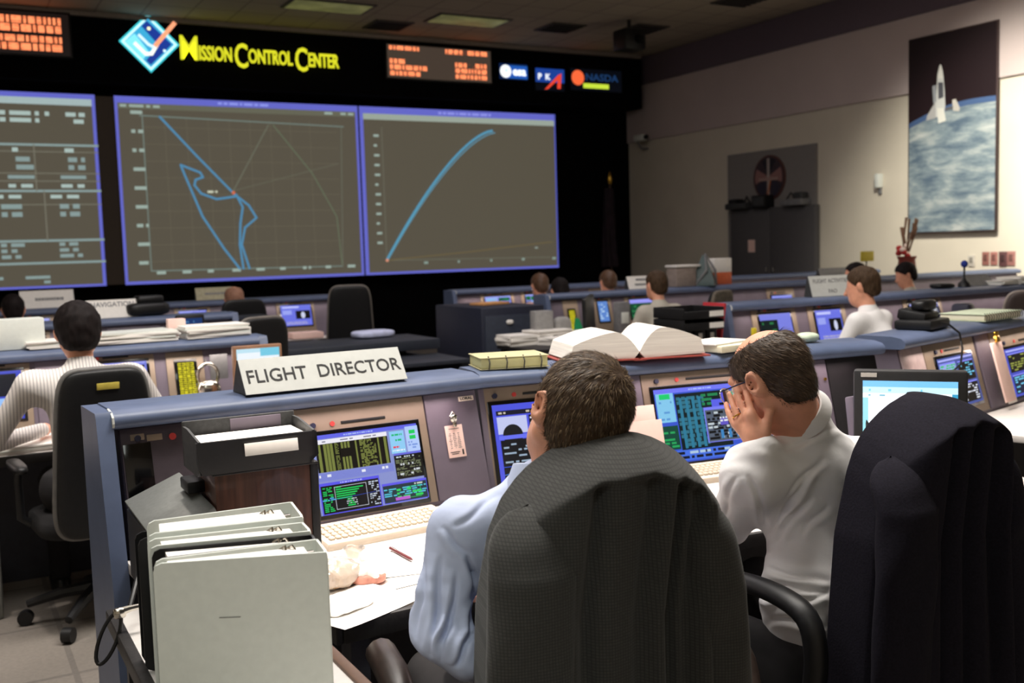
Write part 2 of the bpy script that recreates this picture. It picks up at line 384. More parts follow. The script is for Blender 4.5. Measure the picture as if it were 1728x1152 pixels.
big_screen(6.13, 9.83, 1.165, 3.885, 'right big screen showing one rising pale blue curve', scr_curve)

# ------------------------------------------------------------------ signs along the bulkhead
YB = 15.80
def led(x0, x1, z0, z1, label, rows, bg):
    t = thing('clock_board', label, 'display board', (x0, YB, z0)); w, h = x1-x0, z1-z0
    MB().box((w/2, -.03, h/2), (w, .08, h), M_blk, .01).build('housing', t)
    p = Pic(w-.06, h-.06, M_led, 1, bg); p.dy = .0015
    for i, (a, b, c, d, s) in enumerate(rows): p.words(a, b, c, d, (206, 112, 72), 1, .95, .035, s, .95); p.words(a, b, c, d, (120, 42, 20), 2, .5, .02, s+3, .2)
    o = p.build('amber_digits', t); o.location = (.03, -.075, .03)
led(-.2, 1.86, 4.33, 4.95, 'amber digit board at the left end of the black header', [(.35, .72, .95, .9, 1), (.35, .52, .95, .7, 2), (.45, .28, .95, .44, 4), (.45, .08, .95, .25, 5), (.05, .3, .3, .45, 3)], (14, 9, 8))
led(6.52, 8.46, 4.30, 4.88, 'amber digit board on the header beside three small agency logos', [(.02, .84, .3, .97, 1), (.55, .82, .97, .97, 2), (.02, .42, .16, .57, 3), (.02, .24, .38, .39, 4), (.02, .06, .3, .2, 5), (.64, .42, .95, .57, 6), (.64, .24, .95, .39, 7), (.64, .06, .95, .2, 8)], (44, 36, 30))
# diamond emblem
t = thing('diamond_emblem', 'glowing cyan and blue diamond emblem with an orange streak on black header', 'emblem', (2.9, YB, 4.62))
M_em = attr_mat('emblem_glow', 1.6)
MB().box((0, -.015, 0), (.56, .03, .56), M_blk, rot=rotm(0, 45, 0)).build('backing', t)
p = Pic(1, 1, M_em, 1.0, (0, 0, 0)); p.mb = MB(); p.dy = .002; r = .45
dm = lambda k, c: p.poly([(-k, 0), (0, -k), (k, 0), (0, k)], c)
dm(.42, (60, 190, 200)); dm(.385, (196, 236, 240)); dm(.345, (52, 150, 190)); 
p.poly([(-.02, .31), (.31, 0), (.0, -.31), (-.06, -.25), (.12, -.02), (-.1, .23)], (24, 50, 130))
p.poly([(-.34, 0), (-.1, -.24), (-.02, -.12), (-.12, .02), (-.2, .12)], (120, 210, 225))
p.line([(-.2, -.02), (-.06, -.16), (.02, -.15), (.1, -.02)], .05, (235, 240, 225)); p.line([(-.14, .1), (-.02, -.02), (.06, -.06)], .04, (200, 225, 235))
p.line([(.08, -.03), (.24, .16), (.36, .3)], .06, (235, 150, 110)); p.disc(.0, .2, .025, (245, 240, 190)); p.disc(.2, -.1, .02, (210, 240, 245))
o = p.build('emblem_face', t); o.location = (0, -.033, 0)
# lettering
t = thing('lettering_sign', 'glowing yellow words MISSION CONTROL CENTER on the black header', 'sign', (3.30, YB, 4.4))
M_yel = mat('yellow_glow', (214, 214, 40), .5, emit=1.15, var=.02)
x = 0
allw = []
for big, small in (('M', 'ISSION'), ('C', 'ONTROL'), ('C', 'ENTER')):
    mb = MB(); a = MB().text(big, .50, M_yel, Matrix(), bold=.002 if big == 'M' else .006, ext=.01, xs=1.3 if big == 'M' else 1.0)
    wb = max(v.x for v in a.v)
    b = MB().text(small, .29, M_yel, Matrix(), bold=.005, ext=.01, xs=.96, spacing=.98); ws = max(v.x for v in b.v)
    sc = 1.0
    for src, dx, dz in ((a, x, 0.02 if big == 'M' else -.045), (b, x+wb+.015, .03)):
        mb.add([(v.x+dx, -.03-v.z, v.y+dz) for v in src.v], src.f, M_yel)
    allw.append(mb); x += wb+ws+.07
kx = 2.44/(x-.07)
for mb in allw:
    mb.v = [Vector((v.x*kx, v.y, v.z)) for v in mb.v]; mb.build('word', t)

# agency plaques
def plaque(x0, x1, z0, z1, label, bg, draw, k=1.3):
    t = thing('logo_sign', label, 'logo plaque', (x0, YB, z0), group='agency logos on the header')
    w, h = x1-x0, z1-z0; MB().box((w/2, -.01, h/2), (w, .02, h), M_blk).build('backing', t)
    p = Pic(w, h, attr_mat('logo_glow', k) if 'logo_glow' not in MATS else MATS['logo_glow'], 1, bg); p.dy = .002; o = draw(p); o2 = p.build('logo_face', t); o2.location = (0, -.022, 0); return t, p
def lettr(t, s, size, x, z, c, k=1.2, bold=.004, xs=1):
    M_ = mat('letter_glow_%d_%d_%d' % c, c, .5, emit=k, var=.02); a = MB().text(s, size, M_, Matrix(), bold=bold, ext=.002, xs=xs)
    MB().add([(v.x+x, -.045-v.z, v.y+z) for v in a.v], a.f, M_).build('lettering', t)
def d1(p): p.rect(.2, .06, 1, .9, (30, 84, 170)); p.disc(.22, .5, .2, (246, 250, 250)); p.disc(.24, .56, .05, (200, 226, 240))
t, _ = plaque(8.62, 9.17, 4.42, 4.68, 'round white logo on a blue plaque reading esa', (10, 30, 70), d1); lettr(t, 'esa', .2, .25, .07, (235, 245, 250), 1.4, .006)
def d2(p):
    p.rect(0, .38, 1, 1, (26, 60, 140)); p.poly([(.3, .05), (.78, .74), (.9, .82), (.86, .12), (.74, .12), (.76, .5), (.42, .08)], (222, 66, 44))
t, _ = plaque(9.33, 9.92, 4.26, 4.64, 'blue logo plaque with white Cyrillic letters and a red arrow', (6, 8, 14), d2); lettr(t, 'P', .14, .04, .19, (235, 240, 245), 1.2, .005); lettr(t, 'K', .14, .19, .19, (235, 240, 245), 1.2, .005)
def d3(p): p.disc(.14, .58, .12, (236, 100, 56)); p.rect(.24, .12, .74, .34, (190, 214, 60))
t, _ = plaque(10.05, 11.15, 4.30, 4.68, 'orange disc logo beside dim blue letters at the far right of the header', (6, 8, 14), d3); lettr(t, 'NASDA', .17, .3, .18, (34, 70, 120), .6, .003, 1.25)

# ------------------------------------------------------------------ right wall furnishings
pa, pb = atx(1541, 232, X1), atx(1687, 232, X1)
zt, zb = 4.16, 1.585; wP = pa.y-pb.y
t = thing('space_poster', 'tall framed picture of a white spacecraft above a cloudy blue planet', 'poster', (X1-.075, pa.y, zb), -90)
MB().box((wP/2, .012, (zt-zb)/2), (wP+.04, .03, zt-zb+.04), mat('poster_frame', (60, 44, 44), .4), .006).build('frame', t)
# planet surface with clouds: one procedural sheet
Mp = bpy.data.materials.new('cloudy_planet'); Mp.use_nodes = True; nt = Mp.node_tree; N = nt.nodes; L = nt.links; bs = N['Principled BSDF']
tc = N.new('ShaderNodeTexCoord'); mp = N.new('ShaderNodeMapping'); mp.inputs['Scale'].default_value = (.8, 1, 2.6)
nz = N.new('ShaderNodeTexNoise'); nz.inputs['Scale'].default_value = 2.6; nz.inputs['Detail'].default_value = 9; nz.inputs['Roughness'].default_value = .62; nz.inputs['Distortion'].default_value = .25
cr = N.new('ShaderNodeValToRGB'); e = cr.color_ramp.elements; e[0].position = .36; e[0].color = S(84, 102, 120); e[1].position = .70; e[1].color = S(186, 192, 190)
e2 = e.new(.5); e2.color = S(126, 142, 150)
L.new(tc.outputs['Object'], mp.inputs[0]); L.new(mp.outputs[0], nz.inputs['Vector']); L.new(nz.outputs[0], cr.inputs[0]); L.new(cr.outputs[0], bs.inputs['Base Color']); bs.inputs['Roughness'].default_value = .5
H = zt-zb; mb = MB(); mb.add([(0, -.006, 0), (wP, -.006, 0), (wP, -.006, H), (0, -.006, H)], [[0, 1, 2, 3]], M_flat, S(26, 6, 14))
hz = lambda u: .565+.075*u+.05*math.sin(pi*u)*.6
pts = [(0, -.008, 0), (wP, -.008, 0)]+[(wP*u/12, -.008, H*hz(u/12)) for u in range(12, -1, -1)]
mb.add(pts, [list(range(len(pts)))], Mp, (0, 0, 0, 1))
for k in range(12):
    a, b = k/12, (k+1)/12
    mb.add([(wP*a, -.010, H*hz(a)-.05), (wP*b, -.010, H*hz(b)-.05), (wP*b, -.010, H*hz(b)+.02), (wP*a, -.010, H*hz(a)+.02)], [[0, 1, 2, 3]], M_flat, S(70, 96, 140))
def craft(pts, c, d): mb.add([(wP*x, -.012-d*.0015, H*z) for x, z in pts], [list(range(len(pts)))], M_flat, S(*c))
craft([(.345, .80), (.335, .72), (.32, .64), (.33, .585), (.42, .575), (.44, .64), (.43, .72), (.415, .79), (.395, .835), (.38, .848), (.365, .835)], (206, 208, 206), 0)
craft([(.345, .78), (.415, .775), (.41, .81), (.395, .838), (.38, .85), (.365, .838)], (228, 228, 222), 1)
craft([(.285, .745), (.33, .75), (.335, .665), (.30, .655)], (150, 154, 160), 1); craft([(.355, .76), (.415, .755), (.42, .68), (.36, .675)], (80, 82, 90), 2)
craft([(.325, .665), (.225, .60), (.215, .575), (.33, .582)], (176, 176, 176), 1); craft([(.345, .63), (.425, .625), (.45, .56), (.36, .552)], (226, 226, 218), 2)
craft([(.52, .66), (.56, .662), (.61, .615), (.60, .598), (.53, .605)], (196, 192, 184), 1); craft([(.44, .625), (.53, .63), (.53, .615), (.44, .61)], (96, 96, 100), 1)
mb.build('picture', t, smooth=0)
# round emblem
q = atx(1303, 300, X1); t = thing('round_plaque', 'round dark plaque with a pale cross-shaped design high on the wall', 'plaque', (X1-.06, q.y, q.z), -90)
mb = MB(); mb.cyl((0, .015, 0), (0, -.01, 0), .36, mat('plaque_rim', (88, 52, 46), .5), 40); mb.build('rim', t)
p = Pic(1, 1, M_flat, 1); p.mb = MB(); p.dy = .0012; p.disc(0, 0, .335, (60, 44, 52), 40, .335)
for a0, a1, c in ((60, 88, (24, 22, 34)), (92, 120, (24, 22, 34)), (150, 196, (150, 108, 104)), (-16, 30, (150, 108, 104)), (205, 250, (40, 36, 56)), (290, 335, (40, 36, 56))):
    p.poly([(0, .02)]+[(.31*math.cos(math.radians(a0+(a1-a0)*i/6)), .31*math.sin(math.radians(a0+(a1-a0)*i/6))) for i in range(7)], c)
p.line([(0, -.3), (0, .29)], .06, (176, 164, 158)); p.line([(-.2, -.02), (.2, -.02)], .05, (170, 140, 132)); p.line([(-.02, -.28), (.05, -.05)], .03, (190, 110, 60))
o = p.build('design', t); o.location = (0, -.012, 0)
# storage cabinet in the alcove
cA, cB = atx(1233, 352, X1-.12), atx(1376, 346, X1-.12)
cz = 2.06; t = thing('storage_cabinet', 'tall dark grey metal cabinet against the right wall below the round plaque', 'cabinet', (X1-.12, cA.y, 0), -90)
wC = cA.y-cB.y; M_cab = mat('cabinet_grey', (84, 82, 84), .6, var=.05)
MB().box((wC/2, .045, cz/2), (wC, .088, cz), M_cab, .01).build('carcass', t)
for k in (0, 1):
    d = MB().box((wC*(.25+.5*k), -.005, cz/2), (wC*.49, .02, cz-.06), M_cab, .004).build('door', t)
    MB().box((wC*(.46+.08*k), -.03, cz*.5), (.02, .03, .16), M_chrome, .004).build('handle', d)
def cabitem(u, z0, w, d, h, name, label, mt, mb=None):
    o = (mb or MB().box((0, 0, h/2), (w, d, h), mt, .012)); o = solo(o, name, label, 'box' if 'box' in name else 'equipment', (X1-.15, cA.y-wC*u, cz), -90); return o
mb = MB(); mb.box((0, 0, .1), (.32, .2, .2), M_blk, .015); mb.box((0, -.1, .1), (.26, .02, .14), M_dgrey, .004)
cabitem(.42, cz, 0, 0, 0, 'equipment_box', 'black box in the middle of the cabinet top', M_blk, mb)
mb = MB(); mb.box((0, 0, .05), (.5, .24, .1), M_dgrey, .02); mb.box((-.1, 0, .13), (.2, .18, .08), M_blk, .02); mb.tube([(.1, 0, .1), (.16, 0, .2), (.24, 0, .1)], .015, M_blk)
cabitem(.14, cz, 0, 0, 0, 'cable_tray', 'heap of dark gear at the left end of the cabinet top', M_blk, mb)
mb = MB(); mb.box((0, 0, .05), (.46, .24, .1), M_grey, .02); mb.superq((.1, 0, .14), (.1, .08, .06), M_dgrey); mb.tube([(-.2, 0, .1), (-.1, 0, .2), (0, 0, .1)], .012, M_blk)
cabitem(.8, cz, 0, 0, 0, 'camera_case', 'grey case with gear at the right end of the cabinet top', M_grey, mb)
q = atx(1268, 415, X1-.14); solo(MB().box((0, 0, 0), (.16, .004, .2), M_pink), 'paper_notice', 'small pinkish paper notice on the tall grey cabinet', 'notice', (X1-.138, q.y, q.z), -90)
# small wall things
q = atx(1487, 305, X1); mb = MB(); mb.box((0, -.05, 0), (.09, .1, .2), M_white, .02); mb.box((0, -.02, -.14), (.05, .03, .1), M_grey, .01); solo(mb, 'wall_fixture', 'small pale box fixture on the wall left of the space picture', 'wall fixture', (X1, q.y, q.z), -90)
for k, (x, y, w, h, c) in enumerate(((1640, 440, .1, .15, (196, 190, 180)), (1664, 436, .1, .17, (150, 100, 92)), (1678, 436, .1, .17, (166, 112, 104)), (1693, 437, .11, .19, (92, 60, 62)), (1707, 436, .11, .18, (158, 110, 104)))):
    q = atx(x, y, X1); w2 = ['beige plate', 'first reddish card after the beige plate', 'second reddish card after the beige plate', 'darkest reddish card', 'rightmost reddish card'][k]
    mb = MB(); mb.box((0, -.008, 0), (w, .015, h), mat('plate_%d' % k, c, .6), .004); mb.box((0, -.017, .01), (w*.5, .006, h*.5), mat('plate_in_%d' % k, tuple(int(v*.7) for v in c), .6), .002)
    solo(mb, 'wall_plate', w2+' in the row on the right wall', 'wall plate', (X1, q.y, q.z), -90, 'small plates in a row on the right wall')
q = atx(1078, 235, X1-.25); t = thing('wall_camera', 'small pale camera on a bracket at the corner of the right wall', 'camera', tuple(q))
mb = MB(); mb.box((0, -.05, .02), (.14, .3, .12), M_white, .03); mb.build('housing', t); MB().cyl((0, -.2, .02), (0, -.24, .02), .045, M_blk, 16).build('lens', t)
MB().tube([(0, .04, -.04), (.1, .06, -.16), (.27, .06, -.16)], .02, M_grey).build('bracket', t)
# flag
q = aty(1032, 450, 15.5); t = thing('furled_flag', 'furled dark flag on a pole with gilt finial in the black corner', 'flag', (q.x, 15.5, 0))
MB().cyl((0, 0, 0), (0, 0, 2.62), .018, mat('pole_wood', (70, 50, 30), .5), 12).build('pole', t)
MB().lathe([(.004, 2.6), (.03, 2.64), (.045, 2.72), (.02, 2.8), (.003, 2.86)], M_brass).build('finial', t)
MB().lathe([(.26, 0), (.26, .04), (.06, .1), (.03, .14)], M_brass).build('base', t)
vs = []; fs = []; n = 28
for i in range(15):
    z = 1.15+1.4*i/14; 
    for j in range(n): a = 2*pi*j/n; rr = (.13-.06*i/14)*(1+.28*math.sin(5*a+.3*i)); vs.append((rr*math.cos(a)-.03, rr*math.sin(a), z))
for i in range(14):
    for j in range(n): fs.append([i*n+j, i*n+(j+1) % n, (i+1)*n+(j+1) % n, (i+1)*n+j])
MB().add(vs, fs, mat('flag_cloth', (30, 16, 26), .8, var=.5, scale=8)).build('cloth', t, smooth=180)
# ceiling things
M_vent = mat('vent_metal', (70, 64, 60), .6); M_glow = mat('ceiling_lens', (150, 150, 96), .5, emit=.22, var=.35, scale=3)
for k, (x, y) in enumerate(((655, 42), (945, 46), (1085, 48), (1250, 0))):
    q = atz(x, y, ZC); t = thing('ceiling_vent', 'dark square ceiling vent, '+['leftmost of the row, above the digit board', 'between the light lens and the black projector', 'behind the hanging black projector', 'rightmost, nearest the right wall crown'][k], 'vent', (q.x, q.y, ZC), group='ceiling vents')
    MB().box((0, 0, -.01), (.62, .62, .02), M_vent, .004).build('frame', t); mb = MB()
    for i in range(5): mb.box((0, -.22+.11*i, -.02), (.54, .05, .015), M_dark, rot=rotm(25, 0, 0))
    mb.build('slats', t)
for k, (x, y) in enumerate(((555, 10), (790, 34))):
    q = atz(x, y, ZC); t = thing('ceiling_light', ['dim yellow-green ceiling light lens above the yellow lettering', 'dim greenish ceiling light lens above the amber digit board'][k], 'ceiling light', (q.x, q.y, ZC), group='dim ceiling light panels')
    MB().box((0, 0, -.008), (1.22, .62, .016), M_vent, .004).build('frame', t); MB().box((0, 0, -.018), (1.12, .52, .01), M_glow, .003).build('lens', t)
q = atz(1055, 36, ZC); t = thing('ceiling_projector', 'black boxy projector hanging from the ceiling near the right corner', 'projector', (q.x, q.y-.1, ZC))
MB().cyl((0, 0, -.16), (0, 0, 0), .03, M_blk).build('mount', t); MB().box((0, 0, -.31), (.40, .34, .32), M_blk, .03).build('body', t); MB().cyl((.05, -.17, -.31), (.05, -.21, -.31), .07, M_crt).build('lens', t)
# ------------------------------------------------------------------ consoles
DZ, RZ = .69, 1.106      # desk height, rail top
FT = (.03, 1.05); FB = (-.065, .70); FL = math.hypot(FT[0]-FB[0], FT[1]-FB[1])
FU = Vector((0, (FT[0]-FB[0])/FL, (FT[1]-FB[1])/FL)); FN = Vector((0, -FU.z, FU.y))
ROT_F = math.degrees(math.atan2(FU.y, FU.z))     # backwards lean of the face
class Console:
    """A run of console bays. Local frame: x along the run, -y towards the operator, face leaning back."""
    def __init__(s, label, p0, p1, group=None, left=True, right=True, desk=.85, dx0=0, dx1=0, rail='top_rail', light=0, lcol=(1, .84, .74)):
        s.p0 = Vector((p0[0], p0[1], 0)); d = Vector((p1[0]-p0[0], p1[1]-p0[1], 0)); s.L = d.length; s.rz = math.degrees(math.atan2(d.y, d.x))
        s.t = thing('control_console', label, 'console', s.p0, s.rz, group); L = s.L
        s.inv = (Matrix.Translation(s.p0) @ rotm(0, 0, s.rz)).inverted(); s.W = s.inv.inverted()
        # rail
        pr = [(.0, 1.050), (-.016, 1.056), (-.022, 1.068), (-.018, 1.084), (-.002, 1.096), (.04, 1.104), (.19, 1.105), (.205, 1.095), (.205, 1.05)]
        MB().prism([(0, y, z) for y, z in pr], (L, 0, 0), M_blue).build('top_rail', s.t, 50)
        if left: MB().prism([(-.004, y*1.1-.001, z+.001) for y, z in pr[:6]+[(.0, 1.05)]], (.006, 0, 0), M_sign).build('end_trim', s.t)
        hp = [(FT[0], FT[1]), (FB[0], FB[1]), (FB[0], .64), (.195, .64), (.195, 1.05)]
        MB().prism([(.02, y, z) for y, z in hp], (L-.04, 0, 0), M_mauve).build('housing', s.t)
        MB().box((L/2, .08, .32), (L-.04, .22, .64), M_plinth).build('plinth', s.t)
        ep = [(-.012, 1.085), (.0, 1.10), (.205, 1.10), (.205, 0), (-.13, 0), (-.105, .62)]
        for f, x in ((left, -.045), (right, L)):
            if f: MB().prism([(x, y, z) for y, z in ep], (.045, 0, 0), M_blue).build('end_panel', s.t)
        if desk:
            mb = MB(); mb.box(((dx0+L-dx1)/2, FB[0]-desk/2, DZ-.015), (L-dx0-dx1, desk, .03), M_desk, .004)
            o = mb.build('worktop', s.t); MB().box(((dx0+L-dx1)/2, FB[0]-desk-.011, DZ-.018), (L-dx0-dx1, .02, .045), M_edge, .006).build('edge_strip', o)
            for x in (dx0+.1, L-dx1-.1): MB().box((x, FB[0]-desk+.12, DZ/2-.017), (.04, .05, DZ-.034), M_plinth, .005).build('leg', s.t)
        s.mb = MB()
        if light:
            ld = bpy.data.lights.new('task_light', 'AREA'); ld.shape = 'RECTANGLE'; ld.size = max(.2, L-.15); ld.size_y = .05; ld.energy = light; ld.color = lcol
            lo = bpy.data.objects.new('task_light', ld); COL.objects.link(lo); lo.parent = s.t; lo.location = (L/2, -.035, 1.04); lo.rotation_euler = (math.radians(-26), 0, 0)
    def F(s, x, u, n=0): return Vector((x, FB[0], FB[1])) + FU*u + FN*n
    def fpx(s, px, py):
        o = s.inv @ CAM; d = (s.inv.to_3x3() @ ray(px, py)); p0 = Vector((0, FB[0], FB[1])); t = (p0-o).dot(FN)/d.dot(FN); q = o+d*t
        return q.x, (q-p0).dot(FU)
    def slabf(s, mb, x0, x1, u0, u1, n0, n1, mt, b=.003):
        c = s.F((x0+x1)/2, (u0+u1)/2, (n0+n1)/2); return mb.box(c, (x1-x0, abs(n1-n0), u1-u0), mt, b, rot=rotm(-ROT_F, 0, 0))
    def panel(s, x0, x1, name='filler_panel', mt=None, u0=.004, u1=.355):
        mb = MB(); s.slabf(mb, x0, x1, u0, u1, 0, .012, mt or M_mauve); return mb.build(name, s.t)
    def monitor(s, x0, x1, sx0, sx1, su0, su1, draw=None, bez=.014, tan=M_tan, u0=.004, u1=.355, strip=True):
        mb = MB(); s.slabf(mb, x0, x1, u0, u1, 0, .010, tan); fr = mb.build('monitor_frame', s.t)
        mb = MB(); s.slabf(mb, sx0-bez, sx1+bez, su0-bez, su1+bez, .010, .015, M_crt, .004); mb.build('tube_surround', fr)
        p = Pic(sx1-sx0, su1-su0, M_screen, 1, (20, 22, 40)); (draw or rand_screen(random.randrange(99)))(p)
        o = p.build('screen', fr); o.location = s.F(sx0, su0, .0165); o.rotation_euler = (math.radians(-ROT_F), 0, 0)
        if strip:
            uu = min(su1+bez+.012, .342); w = sx1-sx0
            mb = MB(); s.slabf(mb, sx0+.30*w, sx0+.72*w, uu+.002, uu+.011, .010, .013, M_blk, .001); mb.build('label_strip', fr)
            mb = MB(); mb.tube([s.F(sx0+.04*w, uu+.006, .010), s.F(sx0+.04*w, uu+.006, .02)], .009, M_navy, 14); mb.build('knob', fr)
            mb = MB(); mb.tube([s.F(sx0+.22*w, uu+.006, .010), s.F(sx0+.22*w, uu+.006, .014)], .008, M_red, 14); mb.build('indicator', fr)
        return fr
    def xpx(s, px, py, y):
        o = s.inv @ CAM; d = s.inv.to_3x3() @ ray(px, py); return o.x+d.x*((y-o.y)/d.y)
    def top(s, x, y=.1, z=RZ): return s.W @ Vector((x, y, z))
    def onr(s, px, py, y=.1): return s.top(s.xpx(px, py, y), y)
    def ond(s, px, py, y=-.3): return s.W @ Vector((min(max(s.xpx(px, py, y), .12), s.L-.12), y, DZ+.001))
OG = (150, 158, 70); BK = (10, 10, 14); GR = (40, 190, 90); CY = (110, 200, 235); WT = (225, 228, 240)
def rand_screen(seed, base=None):
    def d(p):
        r = random.Random(seed); b = base or r.choice([(96, 104, 220), (80, 92, 200), (60, 84, 190), (110, 120, 215)])
        p.rect(0, 0, 1, 1, b); p.rect(.02, .93, .98, .97, (170, 176, 245))
        for k in range(4):
            x0, z0 = (.03, .5) if k == 0 else (.52, .48) if k == 1 else (.03, .05) if k == 2 else (.5, .05)
            p.rect(x0, z0, x0+.44, z0+.4, r.choice([BK, BK, (24, 30, 60), (150, 170, 225)])); p.rect(x0, z0+.37, x0+.44, z0+.4, (130, 134, 240))
            p.words(x0+.02, z0+.02, x0+.42, z0+.36, r.choice([OG, GR, CY, WT]), 7, .6, .05, seed+k)
    return d
def photo_screen(p):
    p.rect(0, 0, 1, 1, (104, 112, 220)); p.rect(.05, .86, .6, .94, (190, 196, 250)); p.rect(.05, .55, .35, .76, (150, 160, 236))
    p.rect(.48, .32, .96, .72, BK); p.disc(.72, .5, .07, (200, 205, 230), rz=.16); p.words(.15, .05, .85, .2, (180, 176, 200), 2, .9, .06, 4)
def upright_photo(p):
    p.rect(0, 0, 1, 1, (60, 72, 190)); p.rect(.0, .48, .9, .94, (14, 16, 30)); p.poly([(.1, .52), (.3, .52), (.28, .7), (.2, .86), (.12, .72)], (170, 190, 220)); p.rect(.05, .05, .95, .44, (150, 190, 245))
    p.words(.08, .08, .9, .2, (70, 100, 210), 2, .8, .07, 3)
def keypad_screen(p):
    p.rect(0, 0, 1, 1, (26, 24, 8))
    for i in range(4):
        for j in range(9): p.rect(.04+.24*i, .02+.108*j, .25+.24*i, .11+.108*j, (210, 200, 40), up=(i+j == 0)); 
    for j in range(9): p.words(.08, .04+.108*j, .96, .09+.108*j, (70, 64, 14), 1, .7, .09, j)
# ------------------------------------------------------------------ chairs
def task_chair(loc, rz, label, group=None, top=1.12, w=.21, arms=True, mt=None, rim=None, base=True, bot=.50, lean=7, seatz=.46, loop=False, ax=.285, by=0, shell=None):
    t = thing('office_chair', label, 'chair', (loc[0], loc[1], 0), rz, group); mt = mt or M_blkm
    h = (top-bot)/2; R = rotm(lean, 0, 0); yb = -.235+by
    MB().superq((0, .02, seatz), (.245, .235, .05), mt, .5, .45).build('seat', t, 180)
    b = MB().superq((0, yb-.03, bot+h), (w, .035, h), mt, .32, .55, bend=-.0, rot=R, nv=20, taper=-.1); b.build('backrest', t, 180)
    MB().superq((0, yb-.052, bot+h), (w+.006, .026, h+.006), shell or M_blk, .32, .55, rot=R, nv=20, taper=-.1).build('back_shell', t, 180)
    if rim:
        g = lambda v, e: math.copysign(abs(v)**e, v); pts = []
        for i in range(48):
            a = 2*pi*i/48; zz = (h+.008)*g(math.sin(a), .32); pts.append(Vector((0, yb-.036, bot+h)) + R @ Vector(((w+.008)*g(math.cos(a), .32)*(1-.1*zz/h), 0, zz)))
        MB().tube(pts, .012, rim, 8, closed=True).build('piping', t, 180)
    MB().tube([(0, -.06, .40), (0, -.22, .40), (0, -.28, .48), (0, -.275, .62)], .026, M_blk, 10).build('back_support', t)
    if arms:
        for sx in (-1, 1):
            if loop == 'sweep':
                o = MB().tube([(sx*ax*1.02, .20, .665), (sx*ax*1.02, .13, .692), (sx*ax, .02, .69), (sx*ax*.97, -.08, .655), (sx*ax*.93, -.16, .58), (sx*ax*.86, -.2, .48)], [.026, .032, .033, .030, .026, .022], mat('worn_brown_vinyl', (44, 35, 31), .38, var=.3, scale=40), 12).build('armrest', t, 60); MB().cyl((sx*ax, .04, .44), (sx*ax, .04, .67), .018, M_blk).build('arm_post', t); MB().box((sx*ax*.85, .04, .43), (ax*.4, .05, .02), M_blk).build('arm_bracket', t); continue
            if loop: pts = [(sx*(ax-.015), .16, .47), (sx*ax, .19, .55), (sx*ax, .17, .655), (sx*ax, .10, .69), (sx*ax, -.05, .70), (sx*ax, -.155, .675), (sx*ax, -.185, .60), (sx*(ax-.005), -.17, .50), (sx*(ax-.025), -.12, .44), (sx*(ax-.035), .03, .43), (sx*(ax-.025), .12, .44)]
            else: pts = [(sx*.24, .05, .44), (sx*(ax-.005), .05, .47), (sx*ax, .04, .62), (sx*ax, .0, .68), (sx*ax, -.1, .69), (sx*ax, .15, .685)]
            pp = [Vector(p) for p in pts]
            if loop:
                P2 = []; n = len(pp)
                for i in range(n):
                    a, b2, c2, d2 = pp[(i-1) % n], pp[i], pp[(i+1) % n], pp[(i+2) % n]
                    for u in (0, .25, .5, .75): P2.append(.5*((2*b2)+(c2-a)*u+(2*a-5*b2+4*c2-d2)*u*u+(3*b2-a-3*c2+d2)*u**3))
                MB().tube(P2, .022, M_blk, 10, closed=True, flat=(1, 1.25)).build('armrest', t, 60)
            else:
                o = MB().tube([pp[0], pp[1], pp[2], pp[3]], .018, M_blk, 8).build('armrest', t, 60)
                MB().superq((sx*ax, .03, .69), (.03, .14, .02), M_blk, .6, .6, 16, 8).build('arm_pad', o, 180)
    if base:
        MB().cyl((0, 0, .12), (0, 0, .42), .028, M_blk, 14).build('column', t)
        for k in range(5):
            a = 2*pi*k/5+.3; c, s_ = math.cos(a), math.sin(a)
            l = MB().tube([(0, 0, .14), (.15*c, .15*s_, .125), (.29*c, .29*s_, .09)], [.03, .024, .017], M_blk, 8).build('leg', t)
            MB().cyl((.30*c-.02*s_, .30*s_+.02*c, .032), (.30*c+.02*s_, .30*s_-.02*c, .032), .031, M_blk, 14).build('caster', l)
    return t
# ------------------------------------------------------------------ people
M_skin = mat('skin', (222, 160, 132), .5, var=.06, scale=40, sub=.15, bump=.04)
M_skin2 = mat('skin_ruddy', (196, 128, 98), .55, var=.06, scale=30)
M_hairD = mat('hair_near_black', (26, 20, 20), .7, spec=.15, var=.4, scale=70, stretch=(1, 1, .25), bump=.35)
M_hairB = mat('hair_dark_brown', (66, 50, 36), .65, var=.45, scale=120, stretch=(1, 1, .2), bump=.3, spec=.15)
M_hairR = mat('hair_light_brown', (88, 62, 44), .5, var=.35, scale=70, bump=.3)
M_shirtW = mat('white_shirt', (240, 238, 238), .8, var=.03, scale=8, bump=.05)
M_shirtG = mat('grey_white_shirt', (186, 180, 168), .8, var=.05, scale=8)
M_shirtB = mat('pale_blue_shirt', (196, 206, 230), .8, var=.03, scale=8)
M_pants = mat('black_trousers', (22, 20, 22), .85, var=.3, scale=20)
M_shoe = mat('black_shoe', (12, 12, 12), .35)
def headframe(c, yaw, pitch, roll):
    """yaw: degrees to the right of +Y; pitch: up positive; roll: crown to the right positive"""
    R = rotm(0, 0, -yaw) @ rotm(pitch, 0, 0) @ rotm(0, roll, 0); return np.array(R.to_3x3()), A(c)
def head_q(P, fr): return (P-fr[1]) @ fr[0]
